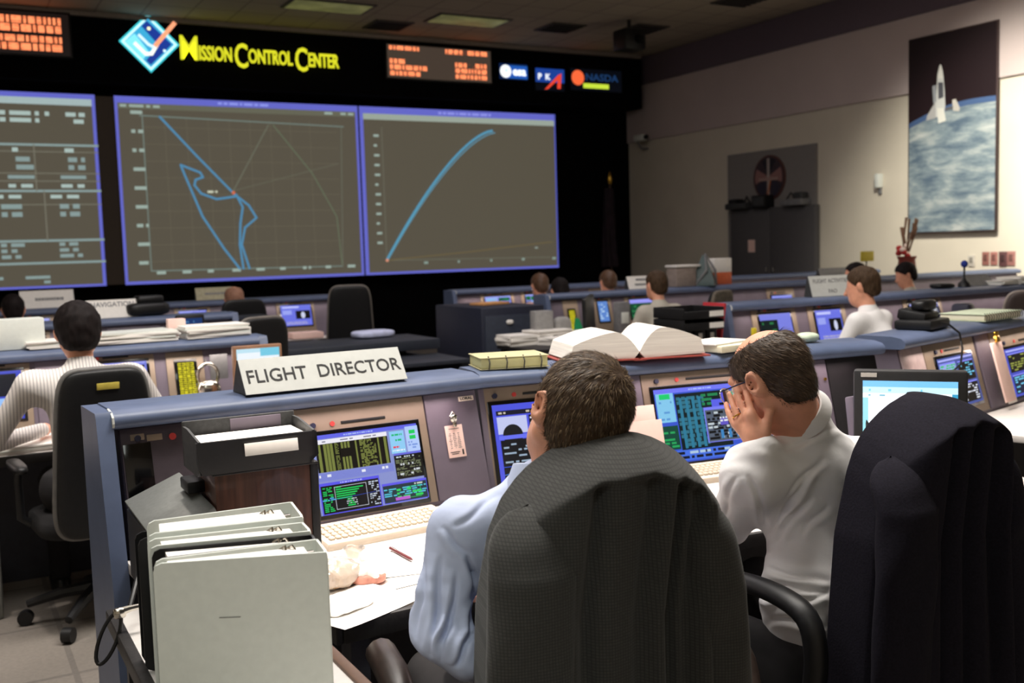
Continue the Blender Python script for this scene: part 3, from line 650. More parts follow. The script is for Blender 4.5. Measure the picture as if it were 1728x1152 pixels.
def head_sdf(q, fine=True):
    d = smin(ell(q, (0, -.016, .03), (.075, .097, .088)), ell(q, (0, .03, -.03), (.060, .066, .088)), .03)
    d = smin(d, ell(q, (0, .045, -.083), (.042, .044, .034)), .035)
    d = smin(d, cap(q, (-.055, .0, -.05), (0, .05, -.085), .02), .03); d = smin(d, cap(q, (.055, .0, -.05), (0, .05, -.085), .02), .03)
    d = smin(d, cap(q, (0, .088, .008), (0, .114, -.03), .008, .013), .012)
    if fine:
        d = smin(d, cap(q, (-.034, .083, .024), (.034, .083, .024), .009), .015)
        for sx in (-1, 1): d = smax(d, -ell(q, (sx*.031, .103, .002), (.018, .016, .012)), .012)
        d = smin(d, cap(q, (-.018, .090, -.058), (.018, .090, -.058), .006), .008); d = smin(d, cap(q, (-.016, .089, -.068), (.016, .089, -.068), .007), .008)
        for sx in (-1, 1): d = smin(d, cap(q, (0, .104, -.036), (sx*.012, .1, -.036), .007), .006)
    for sx in (-1, 1):
        Re = np.array(rotm(-12, 0, -sx*32).to_3x3()); e = ell(q, (sx*.083, -.009, -.002), (.011, .023, .036), Re)
        if fine: e = smax(e, -ell(q, (sx*.090, -.004, .002), (.008, .011, .02), Re), .006)
        d = smin(d, e, .010)
    return d
def hair_sdf(q, style='short', th=.010):
    d = smin(ell(q, (0, -.018, .032), (.076+th, .099+th, .089+th)), ell(q, (0, -.055, -.035), (.058+th*.8, .055+th*.6, .06)), .03)
    z = q[..., 2]; y = q[..., 1]; x = np.abs(q[..., 0])
    hl = np.interp(z, [-.12, -.05, -.038, .0, .02, .045, .075, .10, .2], [-.05, -.042, .0, .012, .03, .055, .078, .09, .1])
    if style == 'bald': hl = hl+np.interp(z, [0, .03, .06, .09], [0, .03, .03, .02])
    d = smax(d, (y-hl)*.8, .012)
    d = smax(d, -ell(q, (.088, .0, -.006), (.03, .022, .036)), .006); d = smax(d, -ell(q, (-.088, .0, -.006), (.03, .022, .036)), .006)
    d = smax(d, -(z+.080-.25*np.maximum(-y-.02, 0)*0), .015)
    if style == 'bald': d = smax(d, -ell(q, (0, .03, .150), (.082, .14, .074)), .015)
    if style == 'full': d = np.minimum(d, smin(d, ell(q, (0, .03, .085), (.07, .06, .045)), .03))
    return d
def hnoise(q, a=.003, f=180):
    return a*(np.sin(q[..., 0]*f+2*np.sin(q[..., 2]*f*.4))*np.sin(q[..., 1]*f*.8+np.sin(q[..., 0]*f*.5))+.5*np.sin(q[..., 2]*f*.9+q[..., 1]*f*.6))
def eyes(fr, parent, off):
    R = Matrix(fr[0].tolist()); me = M_shoe
    for sx in (-1, 1):
        c = Vector(fr[1])+R @ Vector((sx*.031, .078, .002)) - Vector(off)
        e = MB(); e.superq(c, (.0125, .0125, .0125), mat('eye_white', (225, 220, 215), .2), 1, 1, 14, 8); i = c+R @ Vector((0, .0085, 0)); e.superq(i, (.006, .005, .006), mat('iris_brown', (50, 36, 30), .2), 1, 1, 10, 6); e.build('eye', parent, 180)
def strands(fr, v, f, off, crown, n, ln, wd, mts, mb, droop=.35, seed=1):
    """short hair: thin tapered blades combed away from the crown whorl"""
    r = np.random.default_rng(seed); a = v[f[:, 0]]; b = v[f[:, 1]]; c = v[f[:, 2]]; nr = np.cross(b-a, c-a); ar = np.linalg.norm(nr, axis=1); nr /= np.maximum(ar, 1e-12)[:, None]
    o = v-0; pick = r.choice(len(f), n, p=ar/ar.sum()); cw = A(crown)
    for i in pick:
        p = v[f[i]].mean(0)+(r.random(3)-.5)*.002; nn = nr[i]
        q = (p+A(off)-fr[1]) @ fr[0]
        t = q-cw; t = t/np.linalg.norm(t); t = fr[0] @ t; sw = np.cross(nn, t)
        t = t+sw*.45+(r.random(3)-.5)*.35; t = t-nn*(t @ nn); t /= max(np.linalg.norm(t), 1e-6)
        s = np.cross(nn, t)*wd*(.6+.8*r.random()); L_ = ln*(.6+.7*r.random())
        p0 = p-nn*.002; p1 = p+t*L_*.5+nn*L_*droop*.5; p2 = p+t*L_+nn*L_*droop*.45
        k = len(mb.v); mb.v += [Vector(x) for x in (p0-s, p0+s, p1-s*.8, p1+s*.8, p2)]
        m_ = mts[int(r.integers(len(mts)))]
        mb.f += [[k, k+1, k+3, k+2], [k+2, k+3, k+4]]; mb.m += [m_, m_]; mb.c += [None, None]
def sitter(loc, rz, label, hair, shirt, top=1.31, skin=None, hstyle='short', lean=.06, hy=0, hp=-6, hr=0, seat=.46, sc=1.0, fine=.0125, group=None, reach=.42, th=.012, ew=.235, sw=.175, sho=.186, bw=.115):
    """Seated person facing local +y; loc is the floor point under the hips."""
    t = thing('person', label, 'person', (loc[0], loc[1], 0), rz, group); skin = skin or M_skin
    hz = top-.125; hc = (0, lean+.06, hz); fr = headframe(hc, hy, hp, hr)
    sh = hz-sho; hips = (0, 0, seat+.13); ch = (0, lean, sh-.10)
    def torso(P, e):
        d = smin(cap(P, hips, (0, lean*.6, sh-.2), .135+e, .14+e), cap(P, (-bw, lean, sh-.045), (bw, lean, sh-.045), .075+e), .1)
        return d
    def arms(P, e, lower=True):
        d = None
        for sx in (-1, 1):
            a, b, c = (sx*sw, lean, sh-.03), (sx*ew, lean+.10, sh-.28), (sx*.15, lean+reach-.05, max(sh-.27, .735))
            q = np.minimum(cap(P, a, b, .052+e, .044+e), cap(P, b, c, .042+e, .032+e)); d = q if d is None else np.minimum(d, q)
        return d
    def shirtf(P): return smin(smin(torso(P, 0), arms(P, 0), .05), cap(P, (0, lean, sh), (0, lean+.015, sh+.042), .064, .058), .05)
    def bodyf(P):
        d = smin(head_sdf(head_q(P, fr), False), cap(P, (0, lean+.035, hz-.06), (0, lean, sh), .05, .055), .03)
        d = smin(d, torso(P, -.018), .02); d = np.minimum(d, arms(P, -.014))
        for sx in (-1, 1):
            c = A((sx*.15, lean+reach-.05, max(sh-.27, .735))); d = smin(d, cap(P, c, c+A((-sx*.02, .09, -.012)), .026, .03), .02)
            for k in range(4): d = np.minimum(d, cap(P, c+A((-sx*.02+(k-1.5)*.019, .10, -.012)), c+A((-sx*.03+(k-1.5)*.021, .175-.012*abs(k-1.5), -.024)), .0085))
            d = np.minimum(d, cap(P, c+A((-sx*.04, .05, -.01)), c+A((-sx*.08, .10, -.02)), .0105, .009))
        return d
    def pants(P):
        d = smin(cap(P, (-.08, -.02, seat+.11), (.08, -.02, seat+.11), .125), torso(P, .004), .02); d = smax(d, P[..., 2]-seat-.19, .02)
        for sx in (-1, 1): d = smin(d, smin(cap(P, (sx*.09, 0, seat+.11), (sx*.11, .43, seat+.07), .085, .062), cap(P, (sx*.11, .43, seat+.06), (sx*.11, .40, .09), .058, .045), .03), .04)
        return d
    sdf_obj('body', bodyf, (-.33-ew+.235, -.2, seat+.05), (.33+ew-.235, lean+reach+.2, top+.04), fine, skin, t)
    sdf_obj('hair', lambda P: hair_sdf(head_q(P, fr), hstyle, th)+hnoise(head_q(P, fr), .0022, 120), A(hc)-.15, A(hc)+.16, fine*.6, hair, t)
    sdf_obj('shirt', shirtf, (-.34-ew+.235, -.2, seat), (.34+ew-.235, lean+reach+.05, sh+.11), fine, shirt, t)
    sdf_obj('trousers', pants, (-.25, -.2, .04), (.25, .55, seat+.25), fine*1.3, M_pants, t)
    for sx in (-1, 1): MB().superq((sx*.11, .46, .045), (.045, .13, .045), M_shoe, .6, .8, 16, 8).build('shoe', t, 180)
    return t
# ------------------------------------------------------------------ desk things
def tent_sign(p, rz, w, h, label, lines, group=None, size=.06, mt=None, d=.09, lc=M_ink, marks=0, seed=0):
    t = thing('tent_sign', label, 'sign', p, rz, group)
    MB().prism([(-w/2, -d/2, 0), (-w/2, d/2, 0), (-w/2, .012, h), (-w/2, .004, h)], (w, 0, 0), M_dgrey).build('wedge', t)
    a = math.atan2(d/2+.004, h); T = Matrix.Translation((0, -d/2, 0)) @ rotm(90-math.degrees(a), 0, 0)
    hh = math.hypot(h, d/2+.004); mb = MB(); mb.add([T @ Vector(q) for q in ((-w/2, 0, .001), (w/2, 0, .001), (w/2, hh, .001), (-w/2, hh, .001), (-w/2, 0, .004), (w/2, 0, .004), (w/2, hh, .004), (-w/2, hh, .004))], [[3, 2, 1, 0], [4, 5, 6, 7], [0, 1, 5, 4], [1, 2, 6, 5], [2, 3, 7, 6], [3, 0, 4, 7]], mt or M_sign); f = mb.build('face_plate', t)
    if lines:
        mb = MB(); n = len(lines)
        for i, (s_, sz, xs, sp, bo) in enumerate(lines): mb.text(s_, sz, lc, T @ Matrix.Translation((0, hh*(n-i-.5)/n-sz*.36, .0048)), bold=bo, ext=.0006, align='CENTER', xs=xs, spacing=sp)
        xs_ = sorted({round((T.inverted() @ v).x, 4) for v in mb.v}); g = max(zip(xs_[:-1], xs_[1:]), key=lambda p: p[1]-p[0])
        if '  ' in lines[0][0]:                       # words set well apart are separate pieces
            for sgn in (-1, 1):
                m2_ = MB(); [m2_.add([mb.v[i] for i in fc], [list(range(len(fc)))], lc) for fc in mb.f if ((T.inverted() @ mb.v[fc[0]]).x-(g[0]+g[1])/2)*sgn > 0]; m2_.build('lettering', t)
        else: mb.build('lettering', t)
    if marks:
        r = random.Random(seed); mb = MB()
        for i in range(marks):
            z = hh*(.72-.38*i) if marks > 1 else hh*.5; x = -w*.28+r.random()*.03
            while x < w*.28: L_ = r.choice((.014, .02, .026)); mb.box(T @ Vector((x+L_/2, z, .005)), (L_*.8, .002, hh*.16), M_grey, rot=rotm(-math.degrees(a), 0, 0)); x += L_
        mb.build('lettering', t)
    return t
def paper_stack(name, label, p, rz, w, d, n, group=None, mt=None, h=.004, jit=.02, cat='papers', tilt=0):
    r = random.Random(hash(label) % 999 if False else sum(map(ord, label))); mb = MB(); z = 0
    for i in range(n):
        mb.box(((r.random()-.5)*jit, (r.random()-.5)*jit, z+h/2), (w, d, h), (mt or M_paper) if i % 3 != 2 or mt else M_white, 0, rot=rotm(0, 0, (r.random()-.5)*12*jit/.02)); z += h
    return solo(mb, name, label, cat, p, rz, group)
# ------------------------------------------------------------------ background rows
def row_mon(c, pxs, draw, pad=.04):
    """pxs: (x0, x1, y0, y1) of the lit picture in the photograph"""
    a, u1 = c.fpx(pxs[0], pxs[2]); b, u0 = c.fpx(pxs[1], pxs[3]); u0 = max(u0, .03); u1 = min(max(u1, u0+.12), .32)
    return c.monitor(a-pad, b+pad, a, b, u0, u1, draw)
rows_g = 'rows of operator consoles'
# second row, left half
c2L = Console('grey console with a yellow keypad in front of the man in striped shirt', (-1.6, 5.45), (1.47, 5.45), rows_g, left=False, light=5, desk=.45)
row_mon(c2L, (-60, 42, 615, 706), upright_photo); 
row_mon(c2L, (140, 250, 604, 650), rand_screen(11))
x0, _ = c2L.fpx(-110, 650); 
a, u1 = c2L.fpx(297, 612); b, u0 = c2L.fpx(333, 672); c2L.monitor(a-.05, b+.05, a, b, max(u0, .03), u1, keypad_screen, strip=False)
lx, _ = c2L.fpx(270, 640); c2L.panel(c2L.fpx(60, 640)[0], c2L.fpx(125, 640)[0]); 
q = c2L.onr(28, 570, .12)
mb = MB(); mb.box((0, 0, .075), (.24, .12, .15), M_white, .006); solo(mb, 'white_box', 'plain white box standing on the left end of the console behind the striped shirt man', 'box', tuple(q), 4)
for k, (x, w, n, h, lab) in enumerate(((85, .24, 5, .007, 'loose white papers just right of the white box on the console top'), (225, .40, 6, .009, 'long white paper pile behind the dark haired man on the console top'), (358, .34, 7, .009, 'white paper pile at the right end of the console top beside the yellow keypad'))):
    q = c2L.onr(x, 565, .13); paper_stack('paper_pile', lab, tuple(q), 3*k, w, .22, n, 'paper piles on the second row', h=h)
q = c2L.onr(297, 550, .2); solo(MB().box((0, 0, .05), (.09, .06, .1), M_pink, .004), 'note_box', 'small pinkish note box standing between the two paper piles', 'box', tuple(q))
# headset hung on the console end
hx, hu = c2L.fpx(345, 625); t = thing('hanging_headset', 'shiny headset with a round ear piece hung on the console end beside the yellow keypad', 'headset', tuple(c2L.W @ c2L.F(hx, .14, .05)), c2L.rz)
mb = MB(); mb.tube([(.052*math.cos(a), 0, .07+.062*math.sin(a)) for a in np.linspace(0, 2*pi, 20)[:-1]], .009, M_chrome, 8, closed=True); mb.build('headband', t)
MB().superq((0, -.005, 0), (.062, .04, .05), M_chrome, .9, .9).build('ear_piece', t, 180); MB().tube([(0, 0, .13), (0, .05, .15)], .006, M_blk).build('hook', t)
q = c2L.W @ c2L.F(c2L.fpx(365, 590)[0], .26, .014); solo(MB().box((0, 0, 0), (.09, .006, .13), M_grey, .002), 'grey_card', 'grey card stuck on the console end above the headset', 'card', tuple(q))
q = c2L.ond(40, 735, -.30)
paper_stack('paper_pile', 'bright papers on the desk left of the striped shirt man', tuple(q), 6, .5, .34, 5, 'paper piles on the second row', h=.006)
q = c2L.ond(60, 705, -.2); solo(MB().superq((0, 0, .018), (.035, .055, .018), M_grey, .7, .8), 'computer_mouse', 'grey mouse on the desk by the left monitor of the second row', 'mouse', tuple(q), smooth=180)
# side desk and lit monitor behind the flight director sign
q = aty(437, 610, 5.1)
t = thing('desk_monitor', 'lit white and pale blue monitor just behind the name sign, only its top showing', 'monitor', (q.x, 5.10, DZ+.001))
MB().box((0, .03, .235), (.245, .04, .31), mat('wood_edge', (150, 110, 84), .5), .006).build('casing', t); MB().lathe([(.11, 0), (.11, .012), (.03, .02), (.025, .08)], M_blk).build('stand', t)
p = Pic(.215, .285, M_screen, 1, (190, 226, 240)); p.rect(.02, .05, .98, .93, (236, 244, 250)); p.rect(.55, .86, 1, 1, (120, 200, 225)); p.words(.1, .2, .9, .7, (170, 190, 210), 5, .5, .05, 3); o = p.build('screen', t); o.location = (-.1075, .008, .09)
# dark tables in the aisle
def hutch(label, x0, x1, y0, y1, zlow, zhigh):
    t = thing('dark_table', label, 'table', ((x0+x1)/2, (y0+y1)/2, 0)); w, d = x1-x0, y1-y0; MT = mat('blue_black_laminate', (44, 48, 58), .5)
    MB().box((0, -d*.25, zlow-.015), (w, d*.5, .03), MT, .004).build('lower_top', t); MB().box((0, d*.22, zhigh-.04), (w, d*.55, .08), MT, .008).build('upper_top', t)
    for sx in (-1, 1): MB().box((sx*(w/2-.03), 0, (zlow-.03)/2), (.05, d*.95, zlow-.03), MT).build('side_panel', t)
    MB().box((0, d*.45, zhigh/2-.04), (w-.1, .03, zhigh-.08), M_dark).build('back_panel', t)
    return t
hutch('dark blue-black table in the centre aisle left side with folded papers on top', 2.08, 3.42, 6.85, 8.0, .72, .84)
q = atz(615, 566, .845); solo(MB().superq((0, 0, .03), (.17, .11, .03), mat('blueish_paper', (190, 196, 226), .8), .5, .5, bend=.2), 'folded_cloth', 'folded pale blue papers lying on the dark aisle table', 'papers', (q.x, min(q.y, 7.85), .842), 8, smooth=180)
for k, (x, lab) in enumerate(((490, 'left of two open papers on the lower shelf behind the name sign'), (560, 'right of two open papers on the lower shelf behind the name sign'))):
    q = aty(x, 594, 7.0); mb = MB(); mb.box((-.1, 0, .03), (.2, .2, .012), M_paper, rot=rotm(0, -14, 0)); mb.box((.1, 0, .03), (.2, .2, .012), M_paper, rot=rotm(0, 14, 0)); solo(mb, 'open_booklet', lab, 'papers', (q.x, 7.0, .722), 10*k)
q0, q1 = aty(430, 545, 7.7), aty(500, 545, 7.7)
mb = MB(); mb.box((0, 0, .52), (q1.x-q0.x, .6, 1.04), mat('blue_black_panel', (36, 40, 52), .5), .01); mb.box((0, -.305, .5), (q1.x-q0.x-.08, .012, .9), mat('blue_black_door', (44, 48, 62), .5), .004)
solo(mb, 'side_cabinet', 'small dark blue cabinet at the right end of the third row left of the aisle', 'cabinet', ((q0.x+q1.x)/2, 8.36, 0))
# third row, left half
c3L = Console('grey operator console of the third row, left of the aisle, behind the navigation sign', (-1.8, 7.95), (1.95, 7.95), rows_g, left=False, light=3, desk=.45)
row_mon(c3L, (290, 340, 532, 548), rand_screen(5, (40, 60, 120))); row_mon(c3L, (30, 75, 545, 580), rand_screen(6))
c3L.panel(c3L.fpx(180, 550)[0], c3L.fpx(270, 550)[0])
t = thing('small_monitor', 'small dark monitor with a dim blue picture at the right end of the third row', 'monitor', tuple(c3L.ond(322, 545, -.3))); 
MB().box((0, .03, .33), (.20, .05, .19), M_blk, .01).build('casing', t); MB().lathe([(.08, 0), (.08, .01), (.02, .02), (.02, .25)], M_blk).build('stand', t)
p = Pic(.165, .14, M_screen, .6, (40, 70, 130)); p.words(.08, .1, .9, .9, (110, 170, 220), 5, .6, .08, 9); o = p.build('screen', t); o.location = (-.0825, .003, .26)
nav = aty(190, 528, 8.05); tent_sign((nav.x, 8.06, RZ), 2, .36, .13, 'white console sign reading NAVIGATION behind the dark haired man', [('NAVIGATION', .05, 1, 1, .001), ('', .04, 1, 1, 0)], 'console name signs', mt=M_paper, lc=M_grey)
q = c3L.onr(247, 520, .14); mb = MB(); mb.superq((0, 0, .05), (.16, .1, .05), M_blk, .5, .5); mb.box((.02, 0, .12), (.2, .12, .06), M_blk, .02); solo(mb, 'desk_phone', 'black desk phone on the third row console top right of the navigation sign', 'phone', tuple(q), 10, smooth=50)
# front row, left half
c4L = Console('grey operator console of the front row, left of the aisle, below the big screens', (-2, 10.35), (3.72, 10.35), rows_g, left=False, light=4, desk=.42)
row_mon(c4L, (472, 527, 516, 548), photo_screen); row_mon(c4L, (300, 350, 520, 548), rand_screen(21)); row_mon(c4L, (40, 85, 530, 560), rand_screen(22))
c4L.panel(c4L.fpx(430, 520)[0], c4L.fpx(464, 520)[0])
q = aty(80, 510, 10.45); tent_sign((q.x, 10.48, RZ), 1, .46, .16, 'blank-looking white console sign at the far left of the front row', None, 'console name signs', mt=M_paper, marks=1)
q = aty(362, 498, 10.45); tent_sign((q.x, 10.48, RZ), -1, .36, .12, 'dull cream console sign beside the bald head in the front row', None, 'console name signs', mt=mat('cream_card', (170, 164, 138), .8), marks=1, seed=4)
q = c4L.ond(515, 555, -.3); solo(MB().box((0, 0, .035), (.32, .2, .06), M_pink, .01), 'pinkish_tray', 'pinkish paper tray under the lit monitor of the front row', 'tray', tuple(q))

# second row, right half
xr = aty(1232, 540, 5.45).x
c2R = Console('grey operator console right of the aisle with the flight activities sign on top', (xr, 5.45), (8.6, 5.45), rows_g, right=False, light=5, desk=.45)
row_mon(c2R, (1276, 1340, 524, 578), lambda p: (p.rect(0, 0, 1, 1, (120, 126, 220)), p.rect(.0, 0, .55, .8, (16, 30, 30)), p.words(.05, .05, .5, .75, (40, 120, 70), 6, .5, .1, 2)), .06)
row_mon(c2R, (1370, 1425, 518, 574), photo_screen, .06)
row_mon(c2R, (1530, 1590, 512, 560), rand_screen(31, (40, 46, 80)), .05)
q = c2R.W @ c2R.F(c2R.fpx(1265, 555)[0], .14, .02); solo(MB().box((0, 0, 0), (.035, .02, .18), mat('yellow_label', (214, 196, 40), .6), .003), 'yellow_label', 'narrow yellow label strip beside the first monitor right of the black trays', 'label', tuple(q))
fa = aty(1410, 490, 5.5); tent_sign((fa.x, 5.56, RZ), -4, .40, .15, 'white sign reading FLIGHT ACTIVITIES left of the man in the white shirt', [('FLIGHT ACTIVITIES', .042, .95, 1, .0006), ('FAO', .042, 1, 1, .0006)], 'console name signs', mt=M_sign, lc=M_grey)
# black trays on a low black cabinet at the left end of the second row
qa, qb = aty(1150, 550, 5.25), aty(1216, 550, 5.25); wT = qb.x-qa.x; cx_ = (qa.x+qb.x)/2
t = thing('low_cabinet', 'low black cabinet in the aisle carrying the stacked black letter trays', 'cabinet', (cx_, 5.25, 0)); MB().box((.05, .2, .40), (wT+.16, .42, .80), M_blk, .01).build('carcass', t); MB().box((0, -.018, .42), (wT, .012, .70), M_dgrey, .004).build('door', t)
for k, (u, c_, lab) in enumerate(((-.34, M_blk, 'left black binder under the letter trays'), (.0, M_blk, 'middle black binder with pale label under the letter trays'), (.3, M_blk, 'right black binder with white label under the letter trays'))):
    t = thing('standing_binder', lab, 'binder', (cx_+u*wT, 5.26, .801), group='black binders under the letter trays'); MB().box((0, .13, .08), (wT*.26, .26, .158), c_, .006).build('spine_cover', t)
    if k: MB().box((0, -.002, .09), (.03, .003, .10), M_paper).build('spine_label', t)
for k in range(2):
    t = thing('letter_tray', ['lower black letter tray with a white card', 'upper black letter tray with a white card, top of the stack'][k], 'tray', (cx_, 5.22, .962+.075*k), group='black letter trays')
    MB().box((0, .16, .006), (wT, .32, .012), M_blk, .003).build('tray_floor', t); mb = MB()
    for sx in (-1, 1): mb.box((sx*wT/2, .16, .036), (.012, .32, .07), M_blk, .003)
    mb.box((0, .315, .036), (wT, .012, .07), M_blk, .003); mb.build('side_wall', t); MB().box((0, .0, .026), (wT, .012, .05), M_blk, .003).build('front_lip', t); MB().box((wT*.3, -.008, .030), (wT*.36, .003, .035), M_paper).build('label_card', t)
    MB().box((0, .17, .02), (wT*.85, .26, .012), M_paper).build('paper_load', t) if k == 0 else None
q = c2R.W @ Vector((-.10, .05, 0)); solo(MB().box((0, 0, .16), (.02, .22, .32), mat('red_folder', (170, 44, 52), .5), .003, rot=rotm(0, 9, 0)), 'red_folder', 'red folder leaning beside the black letter trays', 'folder', (cx_+wT/2+.07, 5.42, .803))
# third row, right half
c3R = Console('grey operator console of the third row right of the aisle with a yellow keypad strip', (4.78, 7.95), (11.4, 7.95), rows_g, right=False, light=3, desk=.45, dx0=.78)
a, u1 = c3R.fpx(957, 518); b, u0 = c3R.fpx(973, 556); c3R.monitor(a-.05, b+.05, a, b, .06, .26, keypad_screen, strip=False)
row_mon(c3R, (1006, 1028, 508, 542), lambda p: (p.rect(0, 0, 1, 1, (90, 130, 200)), p.words(.1, .1, .9, .9, (190, 220, 240), 7, .5, .1, 2)), .05)
row_mon(c3R, (1060, 1104, 506, 536), lambda p: (p.rect(0, 0, 1, 1, (20, 70, 46)), p.rect(0, .8, 1, 1, (150, 150, 240)), p.words(.05, .1, .9, .7, (60, 150, 90), 5, .5, .1, 3)), .05)
row_mon(c3R, (1300, 1340, 500, 530), rand_screen(41), .05)
sg = aty(1083, 483, 8.05); tent_sign((sg.x, 8.08, RZ), -4, .30, .12, 'small white two-line sign on the third row left of the grey shirted man', None, 'console name signs', mt=M_paper, marks=2, seed=2)
sg = aty(1408, 470, 8.05); tent_sign((sg.x, 8.08, RZ), 0, .42, .11, 'grey sign half hidden behind the flight activities sign', None, 'console name signs', mt=M_grey, marks=1, seed=3)
# front row, right half
c4R = Console('grey operator console of the front row right of the aisle, brightly lit beneath its rail', (4.80, 9.9), (11.2, 9.9), rows_g, right=False, light=9, desk=.45, lcol=(1, .78, .66))
for k, (x0, x1) in enumerate(((816, 862), (885, 905), (1000, 1030))): row_mon(c4R, (x0, x1, 497, 515), rand_screen(50+k, (140, 150, 235)), .05)
q = c4R.ond(840, 520, -.3); mb = MB(); mb.box((0, 0, .11), (.32, .22, .22), M_blk, .02); mb.box((.02, 0, .23), (.3, .2, .02), M_dgrey, .006); solo(mb, 'desk_printer', 'black boxy printer standing on the lit front row desk', 'printer', tuple(q))
q = c4R.ond(893, 520, -.3); paper_stack('paper_pile', 'white paper pile beside the black printer on the front row desk', tuple(q), 10, .3, .24, 12, 'paper piles in the far rows', h=.012)
for k, (x, c, h) in enumerate(((772, M_white, .2), (785, M_dgrey, .22), (797, mat('lime_spine', (190, 196, 40), .5), .17))):
    q = c4R.ond(x, 510, -.3); solo(MB().box((0, 0, h/2), (.06, .22, h), c, .004), 'standing_binder', ['white binder', 'dark binder', 'lime yellow binder'][k]+' standing at the left end of the lit front row desk', 'binder', tuple(q), group='binders on the front row desk')
# cabinet and paper table at the left end of the third row right half
ca = aty(812, 530, 7.75); cb = aty(735, 530, 8.75)
t = thing('storage_cabinet', 'big dark navy cabinet standing in the aisle left of the paper covered table', 'cabinet', (ca.x, 7.75, 0)); Wd = .62; MTn = mat('navy_laminate', (36, 40, 56), .5)
MB().box((Wd/2, .46, .515), (Wd, .92, 1.03), MTn, .012).build('carcass', t); d = MB().box((Wd/2, -.008, .5), (Wd-.06, .016, .92), mat('navy_door', (50, 56, 70), .5), .004).build('door', t)
MB().superq((Wd*.42, -.025, .9), (.035, .015, .02), M_paper, .8, .8, 12, 8).build('handle', d, 180)
q = atz(800, 508, 1.032); solo(MB().box((0, 0, .01), (.3, .2, .02), mat('tan_folder', (206, 150, 96), .7), .003), 'tan_folder', 'tan folder lying on the navy cabinet', 'folder', (ca.x+.32, 8.2, 1.032), 12)
t = thing('paper_table', 'low table covered in grey-white paper piles in front of the navy cabinet', 'table', (4.50, 7.16, 0))
MB().box((0, 0, .725), (1.04, .62, .03), M_edge, .005).build('tabletop', t)
for sx in (-1, 1):
    for sy in (-1, 1): MB().box((sx*.47, sy*.26, .355), (.05, .05, .71), M_blk).build('leg', t)
for k, (x, y, w, n, lab) in enumerate(((858, 577, .40, 7, 'leftmost grey-white paper pile on the low table'), (905, 575, .34, 9, 'middle grey-white paper pile on the low table'), (945, 580, .3, 5, 'rightmost flat paper pile on the low table'), (880, 562, .34, 6, 'rear paper pile on the low table'))):
    q = atz(x, y, .742); paper_stack('paper_pile', lab, (q.x, max(6.98, min(q.y, 7.34)), .742), 8*k, w, .24, n, 'paper piles on the low table', h=.012, mt=M_paper)
q = aty(912, 540, 7.42); mb = MB(); mb.box((0, 0, .13), (.16, .12, .26), mat('grey_card', (150, 148, 146), .7), .004); solo(mb, 'file_box', 'upright grey file box at the back of the low paper table', 'box', (q.x, 7.40, .742), -8)
q = aty(946, 545, 7.42); solo(MB().superq((0, 0, .1), (.085, .05, .1), mat('grey_card', (150, 148, 146), .7), .6, .7), 'waste_bag', 'rounded grey pouch right of the upright grey file box', 'pouch', (q.x, 7.40, .742), smooth=180)
q = aty(988, 552, 7.4); mb = MB(); mb.prism([(-.05, 0, 0), (.07, 0, 0), (.0, .0, .17), (-.03, 0, .17)], (0, .02, 0), mat('green_card', (30, 150, 96), .6)); solo(mb, 'green_card', 'green folded card standing in front of the third row yellow strip', 'card', (q.x, 7.5, .742))
q = aty(1000, 540, 7.55); t = thing('tilted_monitor', 'dark monitor seen from the side, tilted, on the third row right of the yellow strip', 'monitor', (q.x-.04, 7.55, .742), 40)
MB().box((0, 0, .2), (.26, .04, .3), M_blk, .01, rot=rotm(0, -8, 0)).build('casing', t); MB().lathe([(.09, 0), (.09, .012), (.02, .02), (.02, .1)], M_blk).build('stand', t)
q = aty(1047, 528, 7.62); mb = MB(); mb.box((0, 0, .14), (.12, .1, .28), M_grey, .01); mb.box((0, -.052, .14), (.08, .006, .1), M_white, .003); solo(mb, 'speaker_box', 'grey upright intercom box between two monitors of the third row', 'intercom', (q.x, 7.6, .742))
q = aty(975, 550, 7.3); solo(MB().box((0, 0, .012), (.3, .2, .024), M_pink, .004), 'pink_folder', 'pinkish folder on the right end of the low paper table', 'folder', (4.83, 7.1, .742), -10)
# objects on the third row rail
def on3(x, y=.14): return tuple(c3R.onr(x, 480, y))
q = on3(1150); mb = MB(); mb.box((0, 0, .09), (.24, .16, .18), mat('pale_box', (150, 136, 128), .7), .006); mb.box((.02, 0, .2), (.3, .18, .02), M_paper, .003); solo(mb, 'cardboard_box', 'pale cardboard box on the third row right of the grey shirted man', 'box', q)
q = on3(1188, .1); t = thing('model_display', 'dark teal pyramid-shaped model on the third row rail', 'model', q)
mb = MB(); mb.lathe([(.16, 0), (.15, .05), (.02, .3)], mat('dark_teal', (40, 66, 66), .4), n=4); mb.build('pyramid', t, 20); MB().tube([(-.13, -.02, 0), (-.05, -.1, .15), (0, -.02, .31), (.06, -.1, .15), (.14, -.02, 0)], .012, M_grey).build('trim', t)
q = on3(1213, .18); mb = MB(); mb.box((0, 0, .06), (.22, .14, .12), mat('orange_box', (206, 100, 60), .6), .004); mb.box((0, 0, .19), (.22, .14, .14), M_paper, .004); solo(mb, 'carton', 'orange and white carton behind the teal model', 'box', q)
q = on3(1462); t = thing('yellow_flag_card', 'small yellow card on a stick above the dark haired pair of heads', 'card', q); MB().cyl((0, 0, 0), (0, 0, .26), .008, M_blk, 8).build('stick', t); MB().box((0, -.01, .22), (.2, .012, .11), mat('yellow_card', (190, 172, 50), .6), .003).build('card_plate', t)
